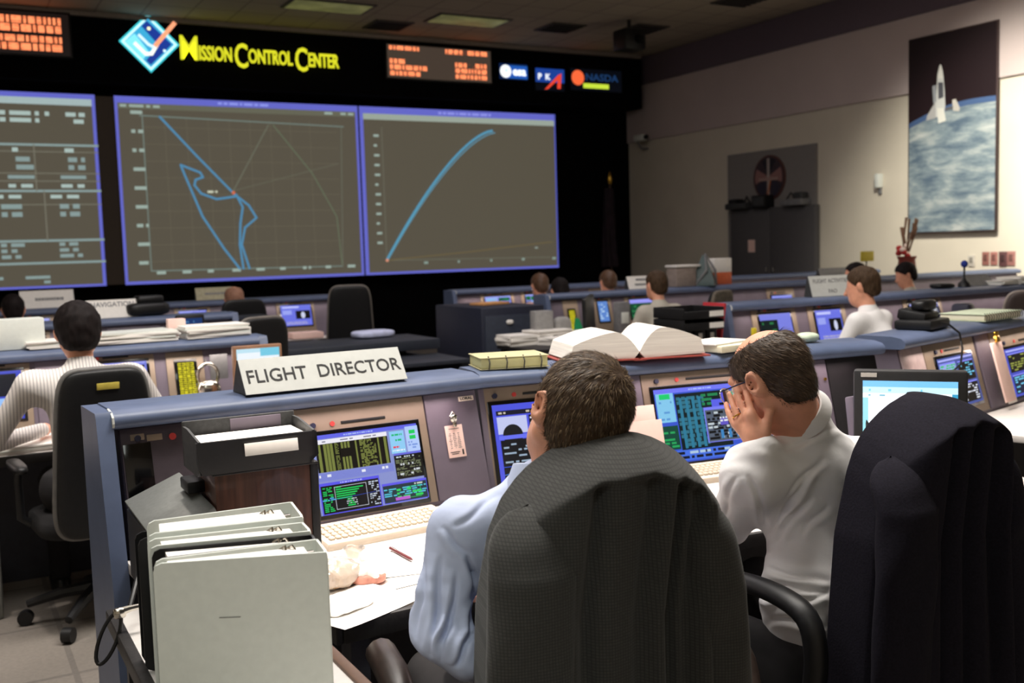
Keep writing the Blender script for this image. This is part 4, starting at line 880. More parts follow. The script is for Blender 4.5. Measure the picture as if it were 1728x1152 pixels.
# plant-like arrangement
q = on3(1530); t = thing('flower_arrangement', 'tall arrangement of brown stalks with red and white blooms on the far console', 'flowers', q)
MB().lathe([(.08, 0), (.1, .08), (.09, .16), (.11, .2)], mat('rust_pot', (120, 50, 40), .6)).build('pot', t, 60)
mb = MB(); r = random.Random(4)
for k in range(14): a = r.random()*6.28; mb.tube([(0, 0, .18), (.05*math.cos(a), .05*math.sin(a), .34), (.13*math.cos(a)*r.random()+.02, .1*math.sin(a), .45+.2*r.random())], [.01, .008, .014], mat('brown_stalk', (110, 80, 62), .8), 6)
mb.build('stalks', t)
mb = MB()
for k in range(9): a = r.random()*6.28; mb.superq((-.06+.05*math.cos(a), .05*math.sin(a), .2+.18*r.random()), (.035, .035, .03), mat('red_bloom', (170, 40, 40), .6) if k % 3 else mat('white_bloom', (230, 210, 200), .6), 1, 1, 10, 6)
mb.build('blooms', t, 180)
# objects on the second row rail, right
def on2(x, y=.14): return tuple(c2R.onr(x, 482, y))
q = on2(1627); t = thing('desk_lamp', 'small black desk microphone stand with a round blue head on the second row', 'microphone', q); MB().lathe([(.05, 0), (.045, .03), (.02, .05), (.012, .07)], M_blk).build('base', t, 60); MB().cyl((0, 0, .06), (0, 0, .17), .008, M_blk, 8).build('stem', t); MB().superq((0, 0, .185), (.028, .028, .03), mat('blue_foam', (40, 60, 150), .8), 1, 1, 14, 8).build('head', t, 180)
q = on2(1645); mb = MB(); mb.prism([(-.16, -.05, 0), (-.16, .08, 0), (-.16, .04, .09)], (.3, 0, 0), M_grey); solo(mb, 'sloped_stand', 'grey sloped stand right of the blue headed microphone', 'stand', tuple(Vector(q)+Vector((.12, .04, 0))))
for k, (x, n) in enumerate(((1690, 5), (1722, 8))): q = on2(x); paper_stack('paper_pile', ['flat white paper pile right of the grey sloped stand', 'thicker white paper pile at the right edge of the second row'][k], q, 6, .34, .22, n, 'paper piles in the far rows', h=.007)
q = on2(1590); solo(MB().superq((0, 0, .02), (.1, .07, .02), M_blk, .5, .6), 'desk_phone', 'low black phone on the second row rail left of the microphone', 'phone', q, smooth=180)
# clutter on the second row desk right of the white shirted man
q = c2R.ond(1662, 530, -.3); t = thing('pen_cup', 'cup of pens and tools on the second row desk left of the brown chair', 'cup', tuple(q)); MB().lathe([(.05, 0), (.055, .13), (.05, .13), (.045, .01)], mat('tan_cup', (180, 130, 100), .6)).build('cup', t, 60)
for k, c in enumerate(((230, 200, 60), (60, 90, 200), (220, 220, 210))): MB().cyl((.015*k-.015, 0, .03), (.03*k-.03, .02, .22), .007, mat('pen_%d' % k, c, .4), 8).build('pen', t)
q = c2R.ond(1625, 525, -.25); mb = MB(); mb.box((0, 0, .16), (.16, .14, .32), mat('navy_plastic_box', (26, 28, 50), .5), .03); mb.box((0, -.075, .2), (.11, .01, .12), M_blk, .006); solo(mb, 'intercom_box', 'dark navy upright intercom box right of the white shirted man', 'intercom', tuple(q), 20)

# ------------------------------------------------------------------ background chairs and people
gch = 'dark office chairs in the far rows'
q = aty(155, 700, 4.55); chairA = (q.x, 4.78)
task_chair((chairA[0], 4.66), 5, 'black office chair with yellow sticker behind the man in the striped shirt', None, top=1.09, w=.178, bot=.42, rim=mat('grey_shell', (112, 110, 108), .5), seatz=.44, lean=6)
ch = [o for o in bpy.data.objects if o.name.startswith('office_chair')][-1]
MB().box((.01, -.345, 1.03), (.085, .004, .026), mat('yellow_sticker', (206, 186, 84), .6), .001, rot=rotm(6, 0, 0)).build('sticker', ch)
M_stripe = bpy.data.materials.new('striped_shirt'); M_stripe.use_nodes = True; nt = M_stripe.node_tree; bs = nt.nodes['Principled BSDF']; tc = nt.nodes.new('ShaderNodeTexCoord'); wv = nt.nodes.new('ShaderNodeTexWave'); wv.inputs['Scale'].default_value = 24; cr = nt.nodes.new('ShaderNodeValToRGB')
cr.color_ramp.elements[0].color = S(176, 170, 170); cr.color_ramp.elements[0].position = .1; cr.color_ramp.elements[1].color = S(228, 222, 218); cr.color_ramp.elements[1].position = .35
nt.links.new(tc.outputs['Object'], wv.inputs[0]); nt.links.new(wv.outputs[0], cr.inputs[0]); nt.links.new(cr.outputs[0], bs.inputs['Base Color']); bs.inputs['Roughness'].default_value = .85
sitter((chairA[0]-.005, 4.70), 0, 'man with thick dark hair and white striped shirt, seen from behind in a black chair', M_hairD, M_stripe, 1.34, lean=.05, hstyle='full', th=.020, fine=.010, reach=.36, ew=.36, sw=.215, sho=.172, bw=.165)
def chair_at(x, Y, ztop, label, w=.2, rz=0, rim=None, arms=True, bot=.5, shell=None): q = aty(x, 520, Y); task_chair((q.x, Y), rz, label, gch, top=ztop, w=w, rim=rim, arms=arms, bot=bot, shell=shell); return q
def sit_at(x, Y, top, label, hair, shirt, rz=0, **k): q = aty(x, 470, Y); return sitter((q.x, Y), rz, label, hair, shirt, top, fine=k.pop('fine', .0155), **k)
rimM = mat('grey_shell_rim', (110, 104, 98), .5)
chair_at(394, 6.75, 1.13, 'empty black chair with pale rim at the right end of the second paper topped row', .19, 20, rimM)
chair_at(396, 9.35, 1.15, 'black chair of the bald man in the front row', .21, 0)
chair_at(583, 9.45, 1.22, 'empty tall black chair right of the lit front row monitor', .20, -12, rimM, bot=.5)
chair_at(18, 9.0, 1.10, 'dark chair at the far left of the front row behind a dark haired head', .24, 0)
chair_at(1160, 6.90, 1.13, 'grey-brown rounded chair right of the grey shirted man', .21, 25, arms=False, shell=mat('grey_brown_mesh', (96, 88, 78), .8, var=.4, scale=40))
chair_at(1710, 4.75, 1.12, 'dark brown chair with grey rim at the right edge, second row', .21, -30, shell=mat('dark_brown_vinyl', (58, 48, 46), .6), rim= mat('grey_rim', (130, 120, 114), .5))
sit_at(398, 9.5, 1.255, 'nearly bald man in the front row left of the aisle, white shirt sleeve showing', mat('grey_stubble', (150, 110, 90), .7), M_shirtW, -6, hstyle='bald', skin=M_skin, lean=.12)
sit_at(20, 9.25, 1.27, 'dark haired person at the far left edge in the front row', M_hairD, M_shirtG, 0)
sit_at(1497, 4.62, 1.335, 'man in a white shirt leaning to the left under the flight activities sign row', M_hairB, M_shirtW, 12, hy=-18, hp=-12, fine=.011, lean=.12)
sit_at(1124, 6.95, 1.30, 'man in a grey-white shirt with dark hair on the third row', M_hairB, M_shirtG, -4, hy=-8, lean=.1)
sit_at(1462, 7.2, 1.285, 'dark haired head facing left, just left of the white shirted man', M_hairD, M_shirtB, 20, hy=-35)
sit_at(1548, 7.2, 1.26, 'black haired person bowed forward right of the white shirted man', M_hairD, M_shirtG, 30, hy=-35, hp=-20, th=.016)
sit_at(1036, 9.05, 1.26, 'reddish-brown haired person in the front row left of the white two-line sign', M_hairR, M_shirtW, 0, hp=-10)
sit_at(920, 9.0, 1.26, 'brown haired person with a pinkish shirt at the left of the front row right half', M_hairR, mat('pinkish_shirt', (200, 160, 160), .8), 0, hp=-14)
sit_at(952, 8.5, 1.22, 'dark haired person bent low beside the pinkish shirted one', M_hairD, M_shirtG, -10, hp=-25)
# ------------------------------------------------------------------ foreground consoles
c1 = Console('grey console carrying the large name sign, nearest row on the left', (.40, 3.05), (1.588, 3.12), rows_g, right=False, desk=0, light=0)
c2 = Console('grey console behind the two men with the open thick book on top', (1.594, 3.13), (3.34, 2.94), rows_g, left=False, right=False, desk=.80, dx0=.14, dx1=.05, light=0)
c3 = Console('angled grey console at the right edge with the black phone and green notebook on top', (3.52, 3.0), (5.2, 3.45), rows_g, left=False, right=False, desk=.8, dx0=.25, light=2.5)
L1 = c1.L
o = MB().box((L1/2, FB[0]-.262, DZ-.015), (L1, .525, .03), M_desk, .003).build('worktop', c1.t)
o = MB().box(((L1+.29)/2, -.735, DZ-.015), (L1-.29, .29, .03), M_desk, .003).build('worktop', c1.t)
MB().box(((L1+.29)/2, -.891, DZ-.02), (L1-.29, .022, .05), M_edge, .006).build('edge_strip', o); MB().box((.281, -.745, DZ-.02), (.018, .31, .05), M_edge, .005).build('edge_strip', o)
for x in (.36, L1-.1): MB().box((x, -.8, DZ/2-.017), (.05, .06, DZ-.034), M_plinth, .005).build('leg', c1.t)
mb = MB(); mb.box((.75, -.86, .60), (.36, .03, .09), M_blk, .01); mb.build('drawer', c1.t); MB().box((.66, -.882, .625), (.035, .012, .012), M_brass, .003).build('drawer_pull', c1.t)
def quadmon(c, TL, TR, BR, BL, fx0, fx1, draw):
    q = [c.fpx(*p) for p in (TL, TR, BR, BL)]
    sx0 = (q[0][0]+q[3][0])/2; sx1 = (q[1][0]+q[2][0])/2; u1 = (q[0][1]+q[1][1])/2; u0 = (q[2][1]+q[3][1])/2
    return c.monitor(fx0, fx1, sx0, sx1, max(.02, u0), min(u1, .325), draw)
def scr1(p):
    p.rect(0, 0, 1, 1, (132, 142, 200)); p.rect(0, .95, 1, 1, (96, 100, 225)); p.words(.3, .96, .6, .985, (170, 190, 240), 1, .9, .02, 1)
    p.rect(0, .42, .72, .52, (120, 130, 205)); p.words(.03, .455, .7, .51, (225, 228, 240), 1, .5, .03, 2); p.rect(.01, .885, .70, .94, (232, 230, 240)); p.words(.05, .90, .68, .925, (120, 120, 140), 1, .5, .04, 3)
    p.rect(.03, .53, .70, .885, (10, 10, 8)); G = (116, 124, 62)
    for a, b in ((.05, .075), (.10, .125), (.13, .155), (.16, .185), (.26, .28), (.29, .31), (.32, .34), (.39, .405), (.66, .685), (.60, .615)): p.rect(a, .53, b, .88, G)
    p.rect(.245, .69, .36, .80, (8, 8, 6)); p.words(.43, .53, .50, .88, G, 22, .9, .03, 5, .8); p.words(.50, .53, .58, .88, G, 20, .6, .02, 6, .8); p.words(.20, .53, .235, .88, G, 22, .9, .03, 8)
    p.rect(.72, .64, .86, .93, (140, 200, 240)); p.words(.74, .86, .85, .90, (30, 180, 110), 1, .95, .02, 7); p.words(.77, .79, .83, .83, (30, 180, 110), 1, .95, .02, 8); p.words(.74, .70, .80, .74, (225, 60, 80), 1, .9, .015, 9); p.words(.73, .66, .85, .69, (235, 240, 250), 1, .8, .02, 19)
    p.rect(.875, .64, 1, .97, (176, 200, 246)); p.rect(.91, .87, .97, .92, (30, 200, 90)); p.rect(.91, .80, .97, .85, (30, 200, 90)); p.words(.89, .67, .99, .78, (120, 150, 220), 3, .5, .03, 10)
    p.rect(.73, .30, 1, .61, (12, 14, 14)); p.rect(.73, .61, 1, .635, (100, 104, 215)); p.words(.74, .33, .98, .57, (120, 128, 96), 14, .6, .03, 11); p.words(.75, .34, .97, .55, (200, 205, 210), 5, .12, .02, 12); p.words(.75, .57, .99, .6, (200, 210, 220), 1, .8, .02, 13)
    p.rect(.01, .0, .56, .395, (86, 84, 225)); p.rect(.02, .012, .55, .36, (8, 10, 16)); p.words(.2, .365, .4, .39, (170, 176, 240), 1, .7, .02, 14)
    fr = [(.14, .05), (.43, .05), (.43, .33), (.14, .33), (.14, .05)]; p.line(fr, .006, (200, 204, 215))
    for i, l in enumerate((.05, .25, .21, .19, .17, .14)): p.rect(.15, .315-.028*i, .15+l, .330-.028*i, (26, 200, 90))
    for i, (a, b) in enumerate(((.24, .30), (.25, .29), (.25, .32), (.24, .31))): p.rect(a, .15-.026*i, b, .165-.026*i, (26, 200, 90)); p.words(a-.03, .147-.026*i, b+.04, .168-.026*i, (190, 195, 205), 1, .4, .015, 30+i)
    p.line([(.02, .17), (.55, .2)], .004, (60, 90, 200)); p.words(.03, .03, .12, .34, (26, 190, 90), 14, .6, .03, 15); p.words(.45, .03, .54, .34, (190, 200, 215), 12, .55, .02, 16); p.words(.02, .17, .14, .21, (80, 170, 230), 2, .6, .03, 17)
    p.rect(.57, .01, 1, .27, (90, 86, 225)); p.rect(.575, .02, .995, .24, (28, 50, 60)); p.words(.58, .09, .99, .2, (80, 190, 215), 4, .6, .04, 18); p.words(.7, .05, .95, .19, (40, 200, 90), 3, .45, .05, 20); p.rect(.68, .035, .82, .075, (180, 90, 200)); p.words(.58, .2, .98, .235, (190, 200, 190), 1, .4, .03, 21); p.line([(.82, .05), (.93, .05), (.93, .19), (.82, .19), (.82, .05)], .005, (40, 210, 80))
def scr2(p):
    p.rect(0, 0, 1, 1, (76, 84, 215)); p.rect(.03, .86, .97, .92, (20, 22, 40)); p.words(.05, .87, .95, .91, (200, 190, 170), 1, .6, .04, 1)
    p.rect(.03, .62, .30, .84, (190, 196, 235)); p.disc(.16, .6, .09, (20, 22, 30)); p.rect(.03, .55, .97, .6, (100, 110, 235)); p.rect(.04, .02, .97, .54, (10, 12, 20)); p.rect(.32, .62, .6, .84, (14, 16, 30)); p.words(.33, .64, .59, .82, WT, 5, .5, .04, 2)
    p.words(.06, .24, .5, .5, (150, 170, 190), 7, .5, .06, 3); p.words(.5, .2, .95, .5, (90, 190, 220), 8, .5, .05, 4); p.line([(.04, .2), (.97, .21)], .008, (60, 90, 210)); p.line([(.04, .1), (.2, .14), (.35, .1), (.5, .15), (.7, .1), (.95, .14)], .008, (70, 130, 220)); p.rect(.04, .03, .97, .06, (60, 110, 180))
def scr3(p):
    p.rect(0, 0, 1, 1, (58, 86, 200)); p.rect(0, .94, 1, 1, (112, 118, 240)); p.words(.3, .955, .5, .985, (170, 190, 250), 1, .9, .02, 1)
    p.rect(.01, .55, .16, .94, (130, 196, 232)); p.rect(.04, .86, .13, .93, (30, 200, 110)); p.words(.03, .57, .14, .84, (90, 150, 210), 6, .5, .04, 2)
    p.rect(.17, .12, .62, .92, (16, 30, 34)); p.words(.18, .2, .42, .88, (50, 110, 130), 12, .8, .04, 3, .8); p.words(.40, .3, .6, .9, (36, 130, 80), 10, .6, .05, 4)
    for i in range(4): p.rect(.2+.055*i, .18, .225+.055*i, .86, (46, 120, 150))
    p.rect(.02, .18, .16, .5, (20, 70, 56)); p.words(.03, .2, .15, .48, (40, 160, 90), 6, .7, .05, 5)
    p.rect(.66, .80, .84, .90, (90, 200, 190)); p.words(.67, .81, .83, .89, (30, 170, 90), 2, .8, .03, 6)
    p.rect(.48, .68, 1, .80, (90, 96, 225)); p.words(.5, .70, .98, .76, BK, 1, .9, .03, 7)
    p.rect(.40, .22, 1, .70, (120, 126, 240)); p.rect(.41, .23, .99, .66, (84, 94, 110)); p.words(.42, .25, .98, .64, (14, 16, 20), 9, .75, .05, 8, .8); p.words(.42, .25, .98, .64, (190, 200, 205), 8, .25, .03, 9)
    for i in range(3): p.rect(.53+.13*i, .44, .60+.13*i, .54, (96, 84, 190)); p.words(.53+.13*i, .48, .60+.13*i, .56, (225, 228, 232), 2, .9, .03, 10+i)
    for i in range(6): p.rect(.52+.07*i, .26, .545+.07*i, .38, (60, 130, 190))
    p.rect(.02, .02, 1, .16, (70, 110, 220)); p.words(.02, .03, .5, .15, (20, 24, 40), 2, .6, .05, 14); p.words(.5, .03, .98, .15, (14, 16, 24), 2, .8, .08, 15); p.words(.1, .03, .7, .15, (170, 196, 220), 2, .35, .04, 16)
# left bay without a monitor
b0, b1 = .02, c1.fpx(488, 760)[0]
pn = c1.panel(b0, b1-.005, 'filler_panel', mat('recess_shade_mauve', (70, 60, 68), .6))  # shade of the empty monitor recess painted into a flat dark panel
sx, su = c1.fpx(236, 808); mb = MB(); c1.slabf(mb, sx-.038, sx+.038, max(.01, su-.075), su+.10, .012, .014, M_crt, .002); mb.build('open_slot', pn)
for px_, w in ((230, .032), (259, .036)):
    x, u = c1.fpx(px_, 739); mb = MB(); c1.slabf(mb, x-w/2*1.2, x+w/2*1.2, u-.008, u+.010, .012, .015, M_tan, .001); mb.build('label_plate', pn)
x, u = c1.fpx(230, 741); mb = MB(); mb.tube([c1.F(x, u, .014), c1.F(x, u, .022)], .009, M_navy, 14); mb.build('knob', pn)
x, u = c1.fpx(289, 737); mb = MB(); mb.tube([c1.F(x, u, .012), c1.F(x, u, .018)], .010, M_red, 14); mb.build('indicator', pn)
f1 = c1.fpx(728, 770)[0]; f2 = c1.fpx(815, 760)[0]
quadmon(c1, (523, 748), (698, 705), (718, 855), (540, 890), b1+.003, f1-.004, scr1)
c1.panel(f1, f2, 'filler_panel')
# second monitor
g0 = c2.fpx(830, 740)[0]; g1 = c2.fpx(1085, 680)[0]
c2.panel(.0, .022); quadmon(c2, (829, 690), (1006, 664), (1022, 790), (842, 822), .004, g1-.12, scr2); c2.panel(g1-.115, g1-.004)
quadmon(c2, (1101, 659), (1292, 642), (1302, 768), (1116, 796), g1, c2.fpx(1372, 640)[0], scr3)
h0 = c2.fpx(1374, 640)[0]; h1 = c2.fpx(1398, 660)[0]; c2.panel(h0, h1); c2.panel(h1+.004, c2.L-.02, 'dark_bay_panel', M_dark)  # flat dark slab painted in place of the shaded opening
x, u = c2.fpx(1392, 640); mb = MB(); mb.tube([c2.F(x-.01, u, .012), c2.F(x-.01, u, .018)], .006, M_brass, 10); mb.build('lock', c2.t)
quadmon(c3, (1579, 606), (1638, 595), (1650, 680), (1590, 692), c3.fpx(1566, 640)[0], c3.fpx(1655, 640)[0], rand_screen(61, (70, 84, 150)))
quadmon(c3, (1696, 588), (1790, 570), (1800, 670), (1704, 690), c3.fpx(1684, 640)[0], c3.fpx(1815, 640)[0], rand_screen(62, (70, 80, 190)))
c3.panel(c3.fpx(1658, 640)[0], c3.fpx(1682, 640)[0], 'filler_panel')
c3.panel(.03, c3.fpx(1564, 640)[0], 'filler_panel', mat('pink_mauve', (170, 150, 150), .5))
# maker label and hung badge on the filler between monitors
x, u = c1.fpx(783, 673); mb = MB(); c1.slabf(mb, x-.029, x+.029, u-.008, u+.008, .012, .014, mat('cream_label', (222, 206, 192), .6), .0005); t_ = mb.build('maker_label', c1.t)
Tl = c1.W.inverted() @ Matrix(); T = Matrix.Translation(c1.F(x, u-.004, .0145)) @ rotm(90-ROT_F, 0, 0)
MB().text('LORAL', .0125, M_ink, T, bold=.0004, ext=.0002, align='CENTER', xs=1.25).build('lettering', t_)
x, u = c1.fpx(765, 745); cc = c1.W @ c1.F(x, u, .016)
t = thing('access_badge', 'pinkish badge with fine print hung from a clip left of the tilted head', 'badge', tuple(cc), c1.rz)
R = rotm(-ROT_F, 0, 0); mb = MB(); mb.box((0, 0, 0), (.066, .002, .108), M_pink, .0005, rot=R); mb.build('card', t)
mb = MB(); rr = random.Random(3)
for i in range(9):
    for k in range(3): mb.box(R @ Vector((-.018+.016*k, -.0014, .026-.006*i)), (.012*rr.random()+.003, .0006, .0018), M_grey, rot=R)
for i in range(2): mb.box(R @ Vector((-.008, -.0014, -.036-.006*i)), (.036-.01*i, .0006, .0022), M_ink, rot=R)
mb.box(R @ Vector((.022, -.0014, -.038)), (.006, .0006, .018), M_ink, rot=R); mb.box(R @ Vector((0, -.0014, .042)), (.04, .0006, .002), M_grey, rot=R); mb.build('printing', t)
mb = MB(); mb.superq(R @ Vector((0, -.012, .075)), (.014, .009, .014), M_chrome, .8, .8, 14, 8); mb.box(R @ Vector((.002, -.008, .058)), (.014, .006, .022), M_chrome, .002, rot=R); mb.tube([R @ Vector((-.012, -.01, .083)), R @ Vector((0, -.01, .098)), R @ Vector((.012, -.01, .083))], .002, M_chrome, 6); mb.build('clip', t)

# ------------------------------------------------------------------ things on the foreground console tops
def on1(c, px_, py_, y): x, _ = c.fpx(px_, py_); return x
xa, xb = c1.xpx(415, 668, .012), c1.xpx(687, 638, .012); ctr = c1.W @ Vector(((xa+xb)/2, .0745, RZ))
tent_sign(tuple(ctr), c1.rz, xb-xa, .100, 'large white name sign reading FLIGHT DIRECTOR on the nearest console top', [('FLIGHT  DIRECTOR', .0635, .935, 1.0, .0003)], None, d=.125)
# ring-bound notebooks
def ring_book(name, label, p, rz, w, d, h, cov, pages, n=9, cat='notebook'):
    t = thing(name, label, cat, p, rz); MB().box((0, 0, h*.5), (w-.01, d-.008, h*.8), pages, .003).build('page_block', t)
    mb = MB(); mb.box((0, 0, h-.0015), (w, d, .003), cov, .001); mb.box((0, 0, .0015), (w, d, .003), cov, .001); mb.build('cover', t)
    mb = MB()
    for i in range(n): x = -w/2+w*(i+.5)/n; mb.tube([(x, -d/2+.008, h+.004), (x+.002, -d/2-.006, h*.6), (x, -d/2-.002, .001)], .0022, M_dgrey, 6)
    mb.build('rings', t); return t
M_yp = mat('yellow_pages', (222, 218, 160), .8, var=.04); M_gp = mat('pale_green_cover', (206, 216, 186), .7, var=.05, scale=20)
q = c2.onr(858, 620, .11); ring_book('ring_notebook', 'yellow-paged ring notebook on the console top left of the open book', tuple(q), c2.rz-8, .25, .19, .042, mat('olive_tan_cover', (184, 178, 140), .7, var=.1, scale=15), M_yp, 4)
# thick open book: two page blocks curving up from the gutter over a red cover
t = thing('open_book', 'thick open book with red covers lying face up on the console behind the tilted head', 'book', tuple(c2.onr(1058, 610, .12)), c2.rz-9)
def page_block(sx, W_, Hs, D):
    n = 16; top = []; bot = []
    for i in range(n+1):
        u = i/n; x = W_*u
        zt = .03+Hs*(1-(1-min(1, u*2.6))**2)*(1-.55*max(0, (u-.35)/.65)**1.6); zb = .006+.0*u
        if u < .12: zb = .006
        top.append((sx*x*(1-.02), zt)); bot.append((sx*(x+.035*(1-abs(2*u-1))*0), zb+.0))
    poly = [(x, -D/2, z) for x, z in top]+[(sx*(W_+.012), -D/2, .012)]+[(sx*.02, -D/2, .006)]
    return MB().prism(poly, (0, D, 0), M_pages)
M_pages = mat('page_edges', (244, 238, 230), .85, var=.12, scale=18, stretch=(.3, .3, 14))
page_block(1, .245, .085, .27).build('right_pages', t, 40); page_block(-1, .255, .075, .27).build('left_pages', t, 40)
M_rc = mat('red_cover', (150, 66, 58), .5)
mb = MB(); mb.box((.14, 0, .003), (.27, .29, .006), M_rc, .002); mb.box((-.145, 0, .003), (.28, .29, .006), M_rc, .002); mb.box((0, 0, .0), (.05, .29, .005), M_rc, .002); mb.build('cover', t)
t = thing('notebook', 'cream notebooks pages fanned out on the console top right of the open book', 'notebook', tuple(c2.onr(1225, 600, .10)), c2.rz+14)
MB().box((0, 0, .014), (.26, .19, .026), mat('cream_pages', (228, 222, 196), .8, var=.06, stretch=(1, 1, 20)), .004).build('page_block', t); MB().box((-.03, .03, .031), (.24, .17, .006), M_paper, .001, rot=rotm(0, 0, 9)).build('loose_sheet', t)
solo(MB().superq((0, 0, .02), (.05, .04, .02), mat('pale_green_cover2', (200, 214, 190), .7), .8, .8), 'crumpled_tissue', 'crumpled pale tissue on the console top right of the balding head', 'tissue', tuple(c2.onr(1362, 590, .13)), smooth=180)
# angled console: phone, notebook, cable
t = thing('desk_phone', 'black desk phone with its cable hanging down, on top of the angled console', 'phone', tuple(c3.onr(1556, 570, .10)), c3.rz+4)
mb = MB(); mb.box((0, 0, .022), (.24, .17, .044), M_blk, .012); mb.box((.0, .02, .06), (.17, .13, .05), M_blk, .012, rot=rotm(10, 0, 0)); mb.build('base', t); MB().superq((.02, .0, .105), (.085, .04, .025), M_blk, .5, .6, 18, 10).build('handset', t, 180)
MB().tube([(-.01, -.08, .03), (.02, -.11, .02), (.045, -.15, -.02), (.055, -.16, -.09), (.05, -.155, -.16), (.04, -.12, -.2)], .005, M_blk, 8).build('cable', t)
ring_book('ring_notebook', 'large pale green ring notebook on the angled console at the right', tuple(c3.onr(1655, 555, .10)), c3.rz-4, .40, .23, .035, mat('pale_mint_cover', (196, 206, 180), .7, var=.05), mat('cream_pages', (228, 222, 196), .8), 16)
# clipboard papers hanging
xc, uc = c3.fpx(1678, 648); cc = c3.W @ c3.F(xc, .14, .05); t = thing('hanging_papers', 'pinkish papers hanging from a brass clip between the two rightmost monitors', 'papers', tuple(cc), c3.rz)
mb = MB(); mb.box((0, 0, .02), (.12, .010, .29), M_pink, .002, rot=R); mb.build('sheets', t); MB().box((.04, -.016, -.07), (.10, .006, .13), M_paper, .002, rot=R).build('booklet', t)
mb = MB(); mb.box((.0, .03, .175), (.04, .016, .03), M_brass, .004, rot=R); mb.superq((0, .035, .2), (.025, .008, .014), M_brass, .7, .7, 14, 8); mb.build('clip', t)
# gadgets at the console corner
q = atd(1466, 612, 3.15); t = thing('handset_cradle', 'small dark handset cradle leaning in the gap between two consoles', 'cradle', (q.x, q.y, DZ+.001), -20)
mb = MB(); mb.box((0, 0, .18), (.10, .05, .34), M_mauve, .006, rot=rotm(-12, 0, 0)); mb.build('case', t); MB().box((0, -.035, .26), (.06, .02, .14), M_dgrey, .004, rot=rotm(-12, 0, 0)).build('keypad', t)
q = atd(1512, 612, 3.3); t = thing('speaker_box', 'black speaker box beside the handset cradle behind the bright monitor', 'speaker', (q.x, q.y, DZ+.001), -15)
MB().box((0, 0, .17), (.13, .1, .34), M_blk, .01).build('casing', t); MB().box((0, -.052, .22), (.09, .006, .16), M_dgrey, .003).build('grille', t)
q = atd(1552, 612, 3.22); t = thing('gooseneck_lamp', 'chromed gooseneck lamp stem behind the bright monitor', 'lamp', (q.x, q.y, DZ+.001)); MB().lathe([(.05, 0), (.05, .015), (.015, .03), (.01, .05)], M_chrome).build('base', t)
MB().tube([(0, 0, .04), (0, 0, .26), (.01, -.01, .31), (.04, -.02, .335), (.065, -.02, .30)], .009, M_chrome, 8).build('stem', t); MB().lathe([(.02, .27), (.035, .24), (.04, .22)], M_chrome, (.065, -.02, .03)).build('shade', t)
# bright desktop monitor
q = atd(1535, 690, 3.08); t = thing('desk_monitor', 'bright white flat monitor on the desk behind the right-hand jacket', 'monitor', (q.x, q.y, DZ+.001), -50)
MB().box((0, .02, .285), (.318, .045, .30), mat('monitor_grey', (46, 46, 48), .5), .008).build('casing', t); MB().lathe([(.1, 0), (.1, .012), (.03, .025), (.025, .12)], M_blk).build('stand', t); MB().box((-.115, -.004, .421), (.045, .002, .012), M_paper).build('sticker', t)
p = Pic(.264, .232, M_screen, 1.25, (244, 250, 255)); p.rect(0, .92, 1, 1, (120, 190, 240)); p.rect(0, .84, 1, .92, (196, 232, 246)); p.words(.02, .855, .95, .905, (120, 200, 230), 1, .4, .04, 1); p.rect(0, .1, .06, .78, (150, 215, 230)); p.words(.06, .795, .9, .83, (120, 180, 200), 1, .3, .05, 2); p.rect(.94, .75, 1, .84, (60, 150, 190))
o = p.build('screen', t); o.location = (-.132, -.004, .172)
# far right desk pieces
q = c3.W @ Vector((c3.fpx(1720, 640)[0]+.02, -.42, DZ+.001)); paper_stack('paper_pile', 'glaring white papers on the desk at the right edge beside the dark jacket', tuple(q), 20, .5, .34, 5, None, h=.006)
q = atd(1716, 640, 3.0); solo(MB().tube([(0, 0, .03), (-.02, .0, .10), (-.035, .0, .19)], [.014, .012, .018], M_blk, 10), 'desk_microphone', 'small black stick microphone between the bright monitor and hanging papers', 'microphone', tuple(atd(1630, 690, 3.0).to_2d())+(DZ+.001,), smooth=50)

